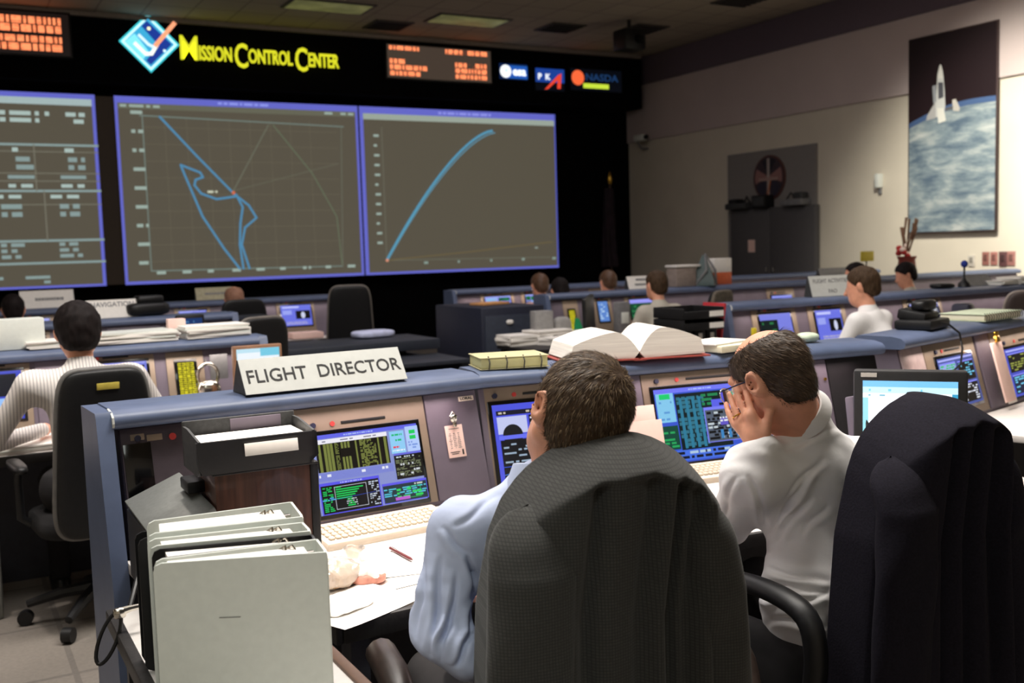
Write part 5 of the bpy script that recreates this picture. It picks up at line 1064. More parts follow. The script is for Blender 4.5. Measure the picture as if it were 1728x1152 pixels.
# ------------------------------------------------------------------ left foreground: side table and binders
t = thing('side_table', 'narrow white topped side table with black edging under the white binders', 'table', (.465, 1.62, 0))
MB().box((0, .19, .715), (.345, 1.28, .025), M_desk, .003).build('tabletop', t)
for sx in (-1, 1): MB().box((sx*.172, .19, .715), (.024, 1.28, .04), M_edge if sx < 0 else mat('oak_edge', (96, 70, 54), .5), .005).build('edge_strip', t)
for sx in (-1, 1):
    for y in (-.35, .75): MB().box((sx*.14, y, .35), (.03, .03, .70), M_blk).build('leg', t)
def binder(label, A1, B1, A2, B2, h, col, z0=.7285, group='ring binders standing on the side table', fill=.9, papers=True):
    """A: opening edge, B: spine edge; 1 is the near cover, 2 the far one"""
    o0 = Vector((A1[0], A1[1], z0)); t = thing('ring_binder', label, 'binder', tuple(o0), 0, group)
    P = lambda q, z: Vector((q[0]-A1[0], q[1]-A1[1], z)); th = .0045
    def board(a, b, name):
        a, b = Vector((a[0]-A1[0], a[1]-A1[1], 0)), Vector((b[0]-A1[0], b[1]-A1[1], 0)); d = b-a; L_ = d.length; ang = math.degrees(math.atan2(d.y, d.x)); mb = MB(place(a, 0, 0, ang))
        r_ = .014; pts = [(r_, 0, 0), (L_, 0, 0), (L_, 0, h), (r_, 0, h), (r_*.3, 0, h-r_*.3), (0, 0, h-r_), (0, 0, r_), (r_*.3, 0, r_*.3)]
        mb.prism([(x, -th/2, z) for x, _, z in pts], (0, th, 0), col); return mb.build(name, t, 30)
    f = board(A1, B1, 'front_cover'); board(A2, B2, 'back_cover'); board(B1, B2, 'spine')
    if papers:
        m_ = lambda a, b, u: (a[0]+(b[0]-a[0])*u, a[1]+(b[1]-a[1])*u)
        e1, e2 = m_(A1, A2, .22), m_(A1, A2, .85); s1, s2 = m_(B1, B2, .16), m_(B1, B2, .16+.6*fill)
        a1, b1 = m_(e1, s1, .08), m_(e1, s1, .9); a2, b2 = m_(e2, s2, .08), m_(e2, s2, .9)
        mb = MB(); mb.prism([P(a1, .006), P(b1, .006), P(b2, .006), P(a2, .006)], (0, 0, h-.010), M_paper); mb.build('page_block', t)
        c = m_(m_(B1, B2, .5), m_(A1, A2, .5), .1); d_ = Vector((B1[0]-A1[0], B1[1]-A1[1], 0)).normalized()
        mb = MB()
        for k in range(2): mb.tube([P(c, h-.012)-d_*(.012+.02*k), P(c, h+.002)-d_*(.02+.012*k)+Vector((0, .006, 0)), P(c, h-.006)-d_*(.03+.01*k)+Vector((0, .014, 0))], .0025, M_chrome, 6)
        mb.box(P(c, h-.012), (.03, .012, .008), M_chrome, .002); mb.build('ring_metal', t)
    return t, f
t, f = binder('front white binder, nearest the camera, with a plain pale cover', (.280, 1.762), (.545, 1.660), (.285, 1.785), (.556, 1.745), .290, M_white)
mb = MB(); cA_, cB_ = Vector((0, 0, 0)), Vector((.265, -.102, 0)); dd = (cB_-cA_).normalized(); mb.box(cA_+dd*.12+Vector((-.0009, -.0024, .19))+dd.cross(Vector((0, 0, 1)))*.0004, (.035, .0006, .0012), M_grey, rot=rotm(0, 2, -21)); mb.build('pen_mark', f)
binder('thin black binder squeezed between the front and middle white binders', (.290, 1.797), (.556, 1.754), (.294, 1.856), (.560, 1.786), .288, M_blk, fill=.35)
binder('middle white binder, just behind the thin black one', (.292, 1.868), (.562, 1.799), (.297, 1.915), (.568, 1.865), .292, M_white)
binder('rear white binder at the back of the row with fanned pages', (.300, 1.932), (.575, 1.885), (.315, 2.025), (.592, 2.012), .298, M_white)
binder('tall black binder standing behind the row of white binders', (.300, 2.045), (.60, 2.035), (.302, 2.095), (.60, 2.095), .262, M_blk, papers=False)
# document case with a sloped grey lid
t = thing('document_case', 'black document case with a slanted grey lid left of the walnut box', 'case', (0, 0, 0)); zc = DZ+.001
MB().prism([(.395, 2.50, zc), (.535, 2.50, zc), (.535, 2.50, .925), (.395, 2.50, .868)], (0, .34, 0), M_blk).build('body', t)
sl = math.degrees(math.atan2(.057, .14)); MB().box((.468, 2.655, .904), (.155, .36, .014), mat('lid_grey', (104, 106, 104), .5, var=.1, scale=90), .003, rot=rotm(4, -sl, 0)).build('lid', t); MB().box((.530, 2.64, .955), (.05, .09, .03), M_blk, .005).build('latch', t)
# walnut box
Mwd = mat('walnut_veneer', (74, 46, 36), .4, var=.35, scale=6, stretch=(14, 14, 1), coat=.2)
t = thing('walnut_box', 'walnut veneer box with black edges standing under the black paper tray', 'box', (.672, 2.48, DZ+.001))
MB().box((0, .12, .156), (.250, .24, .312), Mwd, .004).build('body', t); mb = MB(); mb.box((.120, .12, .156), (.022, .248, .314), M_blk, .004); mb.box((0, .12, .312), (.262, .25, .006), M_blk, .002); mb.build('edging', t)
# black paper tray
t = thing('paper_tray', 'black open paper tray with white labelled front on top of the walnut box', 'tray', (.645, 2.46, 1.008))
mb = MB(); mb.prism([(-.130, 0, .0), (.130, 0, .0), (.145, -.03, .026), (.145, -.02, .082), (-.145, -.02, .082), (-.145, -.03, .026)], (0, .012, 0), M_blk); mb.build('front_panel', t)
mb = MB(); mb.box((0, .075, .004), (.27, .15, .008), M_blk, .002); mb.build('floor_plate', t)
for sx in (-1, 1): MB().prism([(sx*.141, 0, 0), (sx*.141, .15, 0), (sx*.141, .15, .100), (sx*.141, .10, .100), (sx*.141, -.02, .085)], (sx*-.006, 0, 0), M_dgrey).build('side_panel', t)
bp = MB().box((0, .152, .056), (.284, .008, .112), M_dgrey, .003).build('back_panel', t); MB().box((.04, .146, .092), (.13, .004, .03), M_mauve, .001).build('label_window', bp)
MB().box((.03, -.0275, .056), (.13, .002, .030), M_paper, .0005, rot=rotm(-10, 0, 0)).build('label', t)
o = MB()
for k in range(7): o.box((.002*(k % 3), (.062+.003*(k % 2)), (.032+.0075*k)), (.254, .13, .0012), M_paper, rot=rotm(.3*k, 0, -1+k*.4))
solo(o, 'paper_sheaf', 'sheaf of white papers sticking out of the black tray', 'papers', (.645, 2.46, 1.006))
# cable with clip
q = atd(205, 1032, 2.2); t = thing('clip_cord', 'looped black cord with a metal clip hanging off the side table', 'cord', tuple(q))
MB().tube([(-.005-.024*(1-math.cos(u))+.012*math.sin(u), -.008*math.sin(u), -.052+.05*math.cos(u)-.012*math.sin(u)) for u in np.linspace(0, 2*pi, 25)[:-1]], .0042, M_blk, 8, closed=True).build('loop', t); mb = MB(); mb.tube([(-.005, 0, 0), (.02, .0, .004), (.07, .0, .006)], [.010, .007, .005], M_chrome, 8); mb.superq((-.004, 0, -.002), (.014, .01, .012), M_chrome, .7, .7, 12, 8); mb.build('metal_clip', t); MB().tube([(.02, .02, .0), (.05, .08, .05), (.07, .2, .08)], .006, M_blk, 8).build('cord_tail', t)

# ------------------------------------------------------------------ desk things in front of the flight director
q0 = c1.inv @ atz(545, 915, DZ+.02); q1 = c1.inv @ atz(742, 872, DZ+.02); xk0, xk1 = q0.x-.0, q1.x+.03
t = thing('keyboard', 'long beige keyboard on the bright desk under the nearest monitor', 'keyboard', tuple(c1.W @ Vector(((xk0+xk1)/2, -.25, DZ+.0005))), c1.rz+1); wK = xk1-xk0
MB().box((0, 0, .016), (wK, .17, .026), M_beige, .006, rot=rotm(5, 0, 0)).build('case', t)
mb = MB()
for r_ in range(5):
    x = -wK/2+.015
    while x < wK/2-.03:
        gap = .012 if int((x+wK/2)/.1) != int((x+.02+wK/2)/.1) and r_ == 4 else .002; mb.box((x+.009, -.055+.025*r_, .032+.0022*(r_-2)), (.0165, .018, .010), M_beige2, .003, rot=rotm(5, 0, 0), seg=1); x += .019+gap*.6
mb.build('keys', t)
R1 = lambda px_, py_, z=DZ+.001: atz(px_, py_, z)
def solo_at(mb, name, label, cat, px_, py_, rz=0, z=DZ+.001, **k): q = R1(px_, py_, z); return solo(mb, name, label, cat, (q.x, q.y, z), rz, **k)
def sheet(w, d, curl=.004, n=6, mt=None):
    vs = []; fs = []
    for i in range(n+1):
        for j in range(n+1): u, v_ = i/n, j/n; vs.append((w*(u-.5), d*(v_-.5), .001+curl*(abs(u-.5)*2)**3+curl*.6*(v_)**4))
    for i in range(n):
        for j in range(n): a = i*(n+1)+j; fs.append([a, a+n+1, a+n+2, a+1])
    return MB().add(vs, fs, mt or M_paper)
for k, (x, y, w, d, rz, lab) in enumerate(((640, 965, .40, .30, 6, 'broad white sheet under the wrapped sandwich'), (685, 950, .28, .21, -12, 'white sheet under the pen by the pale blue sleeve'), (600, 1022, .26, .2, 24, 'white sheet at the front edge of the desk by the napkin'))):
    solo_at(sheet(w, d, .003), 'desk_sheet', lab, 'paper', x, y, rz, DZ+.001+.0022*k, group='loose sheets on the flight director desk', smooth=180)
M_wrap = mat('clear_wrap', (235, 225, 215), .12, spec=.8, trans=.6, bump=.5, scale=35)
t = thing('wrapped_sandwich', 'sandwich half in crumpled clear wrap beside the front binder', 'food', tuple(R1(566, 990)), 20)
MB().superq((0, 0, .03), (.055, .045, .026), mat('bread', (226, 190, 146), .8, var=.15, scale=60, bump=.3), .6, .6, 24, 12).build('bread', t, 180)
def crumple(mb, a, f, seed):
    for i, v_ in enumerate(mb.v): nv = noise.noise_vector(v_*f+Vector((seed, 0, 0))); mb.v[i] = v_+nv*a
    return mb
crumple(MB().superq((0, 0, .034), (.068, .056, .032), M_wrap, .8, .8, 36, 20), .012, 40, 1).build('clear_wrap', t, 20)
t = thing('wrapped_food', 'small opened food packet with reddish filling in front of the pen', 'food', tuple(R1(622, 985)), -10)
MB().superq((0, 0, .018), (.045, .032, .017), mat('reddish_filling', (196, 134, 118), .6, var=.3, scale=50, bump=.3), .7, .8, 20, 10).build('filling', t, 180); crumple(MB().superq((0, .012, .028), (.055, .04, .022), M_paper, .9, .9, 30, 16), .014, 35, 5).build('wrapper', t, 25)
t = thing('clear_cup', 'small crumpled clear cup beside the keyboard edge', 'cup', tuple(R1(598, 950)), 0); crumple(MB().lathe([(.02, 0), (.028, .04), (.03, .042), (.022, .004)], M_wrap), .006, 60, 9).build('cup_wall', t, 25)
solo_at(crumple(MB().superq((0, 0, .010), (.075, .05, .010), M_paper, .6, .6, 36, 10), .006, 30, 3), 'paper_napkin', 'folded white napkin at the front desk edge next to the front binder', 'napkin', 578, 1025, 25, DZ+.006, smooth=30)
mb = MB(); mb.tube([(-.065, 0, .006), (.06, 0, .006), (.075, 0, .006)], [.0045, .0045, .001], mat('dark_red_pen', (96, 40, 44), .3), 8); mb.box((-.04, 0, .011), (.035, .003, .002), M_chrome); solo_at(mb, 'pen', 'dark red pen lying on the white sheet left of the pale blue sleeve', 'pen', 676, 937, math.degrees(math.atan2((atz(697, 949, DZ)-atz(654, 926, DZ)).y, (atz(697, 949, DZ)-atz(654, 926, DZ)).x)), DZ+.006)
# pinkish sheets standing between two monitors
xq, uq = c2.fpx(1073, 715); t = thing('leaning_papers', 'pinkish papers leaning against the console between two blue monitors', 'papers', tuple(c2.W @ c2.F(xq, .02, .03)), c2.rz)
MB().box((-.03, -.02, .085), (.19, .004, .17), M_pink, .001, rot=rotm(-14, 0, 0)).build('front_sheet', t); MB().box((-.01, .012, .12), (.13, .004, .2), M_pink, .001, rot=rotm(-15, 0, 0)).build('rear_sheet', t)
q = c2.W @ Vector((c2.fpx(1215, 780)[0]-.06, -.2, DZ+.0005)); t = thing('keyboard', 'beige keyboard half hidden by the balding man under the rightmost blue monitor', 'keyboard', tuple(q), c2.rz)
MB().box((0, 0, .016), (.46, .17, .026), M_beige, .006, rot=rotm(5, 0, 0)).build('case', t); mb = MB()
for r_ in range(5):
    for i in range(22): mb.box((-.21+.02*i, -.055+.025*r_, .032+.0022*(r_-2)), (.0165, .018, .010), M_beige2, .003, rot=rotm(5, 0, 0), seg=1)
mb.build('keys', t)
q = atz(20, 1030, 0); solo(MB().box((0, 0, .16), (.16, .2, .32), mat('pale_grey_bin', (120, 120, 116), .6), .012), 'waste_bin', 'pale grey bin at the left edge on the carpet', 'bin', (q.x-.11, q.y, 0), -3)
# ------------------------------------------------------------------ jackets hung over the two near chairs
def check_cloth(name, a, b, s):
    M = bpy.data.materials.new(name); M.use_nodes = True; nt = M.node_tree; N = nt.nodes; L = nt.links; bs = N['Principled BSDF']
    tc = N.new('ShaderNodeTexCoord'); mp = N.new('ShaderNodeMapping'); mp.inputs['Rotation'].default_value = (pi/2, 0, 0)
    br = N.new('ShaderNodeTexBrick'); br.offset = 0; br.inputs['Scale'].default_value = 1; br.inputs['Brick Width'].default_value = s; br.inputs['Row Height'].default_value = s; br.inputs['Mortar Size'].default_value = s*.16; br.inputs['Mortar Smooth'].default_value = .4
    br.inputs['Color1'].default_value = S(*a); br.inputs['Color2'].default_value = tuple(x*.85 for x in S(*a)[:3])+(1,); br.inputs['Mortar'].default_value = S(*b)
    L.new(tc.outputs['Object'], mp.inputs[0]); L.new(mp.outputs[0], br.inputs['Vector']); L.new(br.outputs['Color'], bs.inputs['Base Color']); bs.inputs['Roughness'].default_value = .95; bs.inputs['Specular IOR Level'].default_value = .15
    bs.inputs['Sheen Weight'].default_value = .12; return M
M_j1 = check_cloth('grey_check_wool', (66, 66, 64), (50, 50, 49), .0055)
M_j2 = mat('navy_wool', (27, 25, 34), .92, var=.25, scale=200, bump=.15, spec=.15)
def jacket(root, mt, prof, depth, folds, ztop, zbot, yb, xs=0.0, sleeves=(), under=(-.085, .13, .016), band=.045):
    """Back panel draped over a chair back: it slopes back over the top edge of the chair, then hangs in pleats; sleeves hang at the sides."""
    nb, nf, m = 110, 24, 72; vs = []; fs = []; n = nb+nf
    zs = [zbot+(ztop-zbot)*math.sin(pi/2*(i/m)**.8) for i in range(m+1)]
    px_, pw_ = prof; rx_, rz_ = list(pw_)[::-1], list(px_)[::-1]
    sm = lambda v: (lambda q: q*q*(3-2*q))(min(1, max(0, v)))
    for z in zs:
        w = float(np.interp(z, px_, pw_)); ox = xs*max(0, (z-ztop+.30)/.30)
        for j in range(nb):
            u = -math.cos(pi*j/(nb-1)); x = w*u
            zt = float(np.interp(abs(x), rx_, rz_)) if abs(x) > rx_[0] else ztop
            s_ = max(0, zt-z); y = -depth+.105*max(0, 1-s_/band)**1.15
            y += .085*abs(u)**5
            k = sm((s_-band*.75)/.05); g = 0
            for (xc, wd, am, sl) in folds: xx = (x-xc-sl*(ztop-z))/wd; g += am*math.exp(-xx*xx)
            wn = sm((x-under[0])/.02)*sm((under[1]-x)/.02); g += under[2]*wn*sm((s_-band*.9)/.022)
            vs.append((x+ox, yb+min(y+g*max(k, sm((s_-band*.9)/.02) if abs(g) > 0 else 0), .028+.105*max(0, 1-s_/band)), z))
        for j in range(nf):
            u = math.cos(pi*(j+1)/(nf+1)); x = w*u; zt = float(np.interp(abs(x), rx_, rz_)) if abs(x) > rx_[0] else ztop
            s_ = max(0, zt-z); vs.append((x+ox, yb+.045+.085*max(0, 1-s_/band)-.02*abs(u)**4, z))
    for i in range(m):
        for j in range(n): fs.append([i*n+j, i*n+(j+1) % n, (i+1)*n+(j+1) % n, (i+1)*n+j])
    fs.append([m*n+j for j in range(n)])
    MB().add(vs, fs, mt).build('back_panel', root, 180)
    for (pts, rx, ry, fo) in sleeves:
        k = 40; n2 = 36; P = [Vector(p) for p in pts]; vs = []; fs = []
        for i in range(k+1):
            u = i/k; s = u*(len(P)-1); q = min(int(s), len(P)-2); c = P[q].lerp(P[q+1], s-q); e = math.sqrt(max(0.0, 1-(1-min(1, u/.16))**2)) if u < .16 else 1
            r1 = float(np.interp(u, [i2/(len(rx)-1) for i2 in range(len(rx))], rx))*max(e, .05); r2 = float(np.interp(u, [i2/(len(ry)-1) for i2 in range(len(ry))], ry))*max(e, .05)
            for j in range(n2):
                a = 2*pi*j/n2; x = r1*math.cos(a); y = r2*math.sin(a); w_ = fo*math.sin(9*u+3*math.cos(a))*math.sin(a+.5)+fo*.6*math.sin(23*u+2*a); vs.append(c+Vector((x+w_*.3, y+w_, 0)))
        for i in range(k):
            for j in range(n2): fs.append([i*n2+j, (i+1)*n2+j, (i+1)*n2+(j+1) % n2, i*n2+(j+1) % n2])
        fs.append(list(range(n2))); fs.append([k*n2+j for j in range(n2)][::-1])
        MB().add(vs, fs, mt).build('sleeve', root, 180)
# jacket 1
j1 = atd(1030, 900, 1.84); JR1 = -14; yb = -.26
o1 = Vector((j1.x, j1.y, 0)) - Vector((math.sin(math.radians(-JR1))*yb, math.cos(math.radians(-JR1))*yb, 0))
zT1 = atd(1050, 744, 1.84).z; zs1 = zT1-.150
tj = thing('suit_jacket', 'grey checked suit jacket hung over the back of the nearer chair', 'jacket', tuple(o1), JR1)
K = 1.84/FPX
pz = [.40, zT1-.43, zT1-.26, zT1-.165, zT1-.11, zT1-.075, zT1-.052, zT1-.033, zT1-.018, zT1-.007, zT1]
pw = [.240, .232, .222, .214, .196, .172, .150, .122, .092, .060, .02]
jacket(tj, M_j1, (pz, pw), .075, [(-.072, .014, .022, -.01), (-.03, .03, -.014, .0), (.028, .012, .014, .0), (.060, .014, -.020, .004), (.086, .010, .026, .006), (.122, .012, .020, .0), (.150, .014, -.014, .01), (.185, .010, .016, .01)], zT1, .40, yb, .04,
       sleeves=[([(-.146, yb+.012, zs1+.05), (-.160, yb-.050, zs1-.06), (-.172, yb-.062, .80), (-.176, yb-.060, .60), (-.178, yb-.055, .42)], [.072, .078, .077, .074, .072], [.050, .050, .046, .040, .036], .004),
                ([(.166, yb-.020, zs1+.035), (.186, yb-.032, zs1-.12), (.196, yb-.03, .74), (.20, yb-.02, .42)], [.052, .056, .058, .058], [.05, .056, .05, .045], .004)])
task_chair((o1.x, o1.y), JR1, 'black office chair under the grey checked jacket', None, top=zT1-.09, w=.15, bot=.52, lean=0, ax=.36, by=.055, loop='sweep')
# jacket 2
j2 = atd(1584, 900, 2.36); JR2 = -2; K2 = 2.36
zT2 = atd(1600, 671, K2).z; zs2 = zT2-.160
a2 = math.radians(-JR2); o2 = Vector((j2.x, j2.y, 0)) - Vector((math.sin(a2)*yb, math.cos(a2)*yb, 0))
tj = thing('suit_jacket', 'dark navy suit jacket hung over the chair at the right', 'jacket', tuple(o2), JR2)
pz = [.40, zT2-.45, zT2-.25, zT2-.16, zT2-.115, zT2-.08, zT2-.055, zT2-.034, zT2-.018, zT2-.007, zT2]
pw = [.250, .226, .206, .196, .184, .165, .142, .114, .086, .056, .02]
jacket(tj, M_j2, (pz, pw), .08, [(-.062, .012, .026, .0), (-.03, .016, -.016, .02), (.004, .012, .022, .03), (.035, .018, -.016, .05), (.075, .012, .022, .07), (.105, .014, -.014, .08), (.135, .010, .018, .09)], zT2, .40, yb, .05,
       sleeves=[([(-.140, yb+.008, zs2+.046), (-.156, yb-.050, zs2-.06), (-.172, yb-.064, .80), (-.185, yb-.062, .60), (-.198, yb-.06, .42)], [.068, .078, .080, .08, .08], [.050, .050, .046, .040, .036], .004),
                ([(.172, yb-.010, zs2+.03), (.19, yb-.02, zs2-.12), (.205, yb-.02, .74), (.215, yb-.02, .42)], [.05, .055, .058, .058], [.05, .056, .05, .045], .004)])
task_chair((o2.x, o2.y), JR2, 'black office chair with loop arms under the dark navy jacket', None, top=zT2-.10, w=.14, bot=.52, lean=0, loop=True, ax=.30, by=.055)

# ------------------------------------------------------------------ man with the tilted head
hc1 = atd(972, 699, 2.0); fr1 = headframe(hc1, 7, 13, 19); R1h = Matrix(fr1[0].tolist())
hl = lambda fr, p: Vector(fr[1]) + Matrix(fr[0].tolist()) @ Vector(p)
W = atd
hip1 = W(930, 1290, 2.06); root1 = Vector((hip1.x, hip1.y, 0))
m1 = thing('person', 'man in a pale blue shirt with short dark brown hair, head tilted, seen from behind', 'person', tuple(root1))
nk1 = W(922, 806, 2.03); sL1 = W(772, 902, 2.02); sR1 = W(1050, 890, 2.14); ch1 = W(925, 930, 2.10); wa1 = W(935, 1130, 2.06)
el1 = W(740, 1066, 2.0); wr1 = W(762, 1010, 2.26); hd1 = W(775, 985, 2.36); eR1 = W(1075, 1060, 2.2); wR1 = W(1010, 1010, 2.42)
def tors1(P, e):
    d = smin(cap(P, ch1, wa1, .125+e, .13+e), cap(P, sL1.lerp(nk1, .12), sR1, .062+e, .06+e), .10); d = smin(d, cap(P, wa1, hip1, .135+e, .14+e), .05)
    return smin(d, cap(P, nk1+Vector((.0, 0, -.05)), nk1+Vector((0, 0, -.02)), .06+e), .09)
def arm1(P, e): return smin(np.minimum(smin(cap(P, sL1, el1, .060+e, .054+e), cap(P, el1, wr1, .050+e, .036+e), .02), 9), 9+0*P[..., 0], .01)
def armR1(P, e): return smin(cap(P, sR1, eR1, .058+e, .05+e), cap(P, eR1, wR1, .048+e, .036+e), .02)
def folds(cr, amp=1.0):
    """cloth creases: a groove with a rolled lip along each line, pressed into the side of the cloth that the line lies on"""
    def fn(P, N):
        rel = P-A(CAM); dep = rel @ A(CF); q = np.stack([864+FPX*(rel @ A(CR))/np.maximum(dep, .1), 576-FPX*(rel @ A(CU))/np.maximum(dep, .1)], -1)
        face = np.clip(-np.sum(rel*N, axis=1)/np.linalg.norm(rel, axis=1)*3, 0, 1); d = np.zeros(len(P))
        for a, b, r_ in cr:
            ba = A(b)-A(a); L_ = math.hypot(*ba); t0 = ((q-A(a)) @ ba)/(ba @ ba); t_ = np.clip(t0, 0, 1); v = q-A(a)-t_[..., None]*ba; sd = (v[..., 0]*-ba[1]+v[..., 1]*ba[0])/L_
            sd = sd+3*np.sin(t_*7+a[0]); env = np.sin(pi*np.clip(t_, 0.0, 1))**.7*np.exp(-(np.linalg.norm(v, axis=-1)/40)**4)*face
            d += amp*r_*env*(-1.0*np.exp(-((sd+2)/4.2)**2)+.9*np.exp(-((sd-8)/7.)**2)+.3*np.exp(-((sd+13)/8.)**2))
        return d+.0011*np.sin(P[:, 0]*85+P[:, 2]*60+2.2*np.sin(P[:, 2]*31+P[:, 1]*20))*np.sin(P[:, 2]*47+P[:, 1]*33)
    return fn
CR1 = [((742, 890), (790, 940), .0035), ((790, 935), (800, 1020), .006), ((800, 1010), (786, 1075), .007), ((715, 930), (700, 1080), .004), ((745, 935), (725, 1110), .0045), ((772, 960), (742, 1120), .005), ((760, 1040), (735, 1105), .005), ((800, 1060), (765, 1125), .007), ((845, 830), (762, 890), .002)]
def shirt1(P):
    d = smin(smin(tors1(P, 0), arm1(P, 0), .035), armR1(P, 0), .05)
    ax = A(el1-sL1); ax /= np.linalg.norm(ax); q = P-A(sL1); s = q @ ax
    # creases along and around the sleeve, bunching at the elbow
    f = .0035*np.sin(P[..., 0]*95+P[..., 2]*22+2*np.sin(P[..., 2]*17))*np.clip((s+.02)*8, 0, 1)+.003*np.sin(s*75+P[..., 0]*60+P[..., 1]*50)*np.clip((s-.08)*8, 0, 1)
    d = d+f*.9
    d = smin(d, smax(cap(P, W(765, 1085, 1.97), W(790, 1110, 1.97), .045), -P[..., 2]+.70, .01), .03)
    return d
M_sb = mat('pale_blue_shirt_cloth', (188, 198, 226), .8, var=.02, scale=11, bump=.45); M_shirtC = mat('white_shirt_cloth', (240, 238, 238), .8, var=.02, scale=13, bump=.45)
sdf_obj('shirt', shirt1, A(root1)+A((-.42, -.28, .48)), A(root1)+A((.36, .62, 1.14)), .0068, M_sb, m1, root1, relax=1, disp=folds(CR1, 1.5))
def hand(P, wr, dirv, nrm, s=1.0, curl=.2, side=1, spread=.02):
    """five-fingered hand: wr wrist, dirv towards the fingertips, nrm back of the hand"""
    d0 = Vector(dirv).normalized(); n0 = Vector(nrm); n0 = (n0-d0*n0.dot(d0)).normalized(); x0 = d0.cross(n0)*side
    pt = lambda a, b, c: wr+d0*(a*s)+x0*(b*s)+n0*(c*s)
    d = smin(cap(P, pt(.02, -.012, 0), pt(.078, -.022, .003), .019*s, .017*s), cap(P, pt(.02, .012, 0), pt(.078, .022, 0), .018*s, .016*s), .02)
    d = smin(d, cap(P, pt(-.01, 0, 0), pt(.03, 0, 0), .024*s), .02)
    for k, (b, l) in enumerate(((-.030, .072), (-.010, .080), (.011, .074), (.030, .058))):
        a = pt(.085, b, .002); m_ = pt(.085+l*.5, b*(1+spread*8), -.006-curl*.02); e = pt(.085+l, b*(1+spread*12), -.014-curl*.09)
        d = smin(d, np.minimum(cap(P, a, m_, .0092*s, .0085*s), cap(P, m_, e, .0085*s, .0070*s)), .006)
    d = smin(d, cap(P, pt(.025, -.028, -.004), pt(.062, -.058, -.018), .0125*s, .0105*s), .012); d = smin(d, cap(P, pt(.062, -.058, -.018), pt(.098, -.062, -.03), .0105*s, .008*s), .006)
    return d
def body1(P):
    d = smin(head_sdf(head_q(P, fr1)), cap(P, hl(fr1, (0, -.03, -.06)), nk1+Vector((0, 0, -.06)), .054, .060), .03)
    d = smin(d, tors1(P, -.022), .02); d = np.minimum(d, smin(arm1(P, -.018), hand(P, wr1, hd1-wr1, (0, 0, 1), side=-1), .015)); d = np.minimum(d, smin(armR1(P, -.018), hand(P, wR1, Vector((-.2, 1, 0)), (0, 0, 1)), .015))
    return d
sdf_obj('body', body1, A(root1)+A((-.42, -.25, .5)), A(root1)+A((.42, .85, 1.40)), .0062, M_skin, m1, root1)
eyes(fr1, m1, root1)
M_h1 = mat('hair_strand_dark', (74, 58, 42), .75, spec=.3, var=.3, scale=60); M_h2 = mat('hair_strand_mid', (124, 104, 80), .5, spec=.3, var=.3, scale=60); M_h3 = mat('hair_strand_deep', (64, 51, 38), .5, spec=.3, var=.3, scale=60)
sdf_obj('hair', lambda P: hair_sdf(head_q(P, fr1), 'short', .010)+hnoise(head_q(P, fr1), .0012, 230), A(hc1)-.15, A(hc1)+.16, .0042, M_hairB, m1, root1, extra=lambda mb, v, f: strands(fr1, v, f, root1, (.012, -.075, .105), 11000, .020, .0007, [M_h1, M_h1, M_h2, M_h3], mb, droop=.06))
# collar: band round the neck
def collar(root, c, up, r0, r1, h, mt, off, open_dir=None, n=40):
    up = Vector(up).normalized(); x = up.orthogonal().normalized(); y = up.cross(x); vs = []; fs = []
    prof = [(r0, 0), (r0*.99, h*.5), (r1, h), (r1+.005, h+.001), (r1+.010, h*.7), (r0+.018, -h*.15), (r0+.014, -h*.2)]
    for r, z in prof:
        for j in range(n): a = 2*pi*j/n; vs.append(Vector(c)-Vector(off)+x*(r*math.cos(a))+y*(r*math.sin(a))+up*z)
    for i in range(len(prof)-1):
        for j in range(n): fs.append([i*n+j, i*n+(j+1) % n, (i+1)*n+(j+1) % n, (i+1)*n+j])
    MB().add(vs, fs, mt).build('collar', root, 60)
collar(m1, nk1+Vector((0, 0, -.012)), Vector((.10, .16, 1)), .064, .060, .040, M_sb, root1)
kn1 = hip1+Vector((-.02, .44, -.02)); 
def pants_for(hip, k1, k2, f1, f2):
    def fn(P):
        d = cap(P, hip+Vector((-.07, 0, -.02)), hip+Vector((.07, 0, -.02)), .13); d = smax(d, P[..., 2]-hip.z-.07, .02)
        for a, b, s_ in ((k1, f1, -1), (k2, f2, 1)): d = smin(d, smin(cap(P, hip+Vector((s_*.09, 0, -.03)), a, .088, .064), cap(P, a, b, .06, .045), .03), .04)
        return d
    return fn
zf = .09
kl, kr = root1+Vector((-.06, .42, .54)), root1+Vector((.22, .40, .54)); fl, f_r = root1+Vector((-.06, .40, zf)), root1+Vector((.22, .38, zf))
sdf_obj('trousers', pants_for(hip1, kl, kr, fl, f_r), A(root1)+A((-.3, -.25, .03)), A(root1)+A((.4, .6, .72)), .014, M_pants, m1, root1)
for p_ in (fl, f_r): MB().superq((p_.x-root1.x, p_.y-root1.y+.06, .045), (.045, .13, .045), M_shoe, .6, .8, 16, 8).build('shoe', m1, 180)

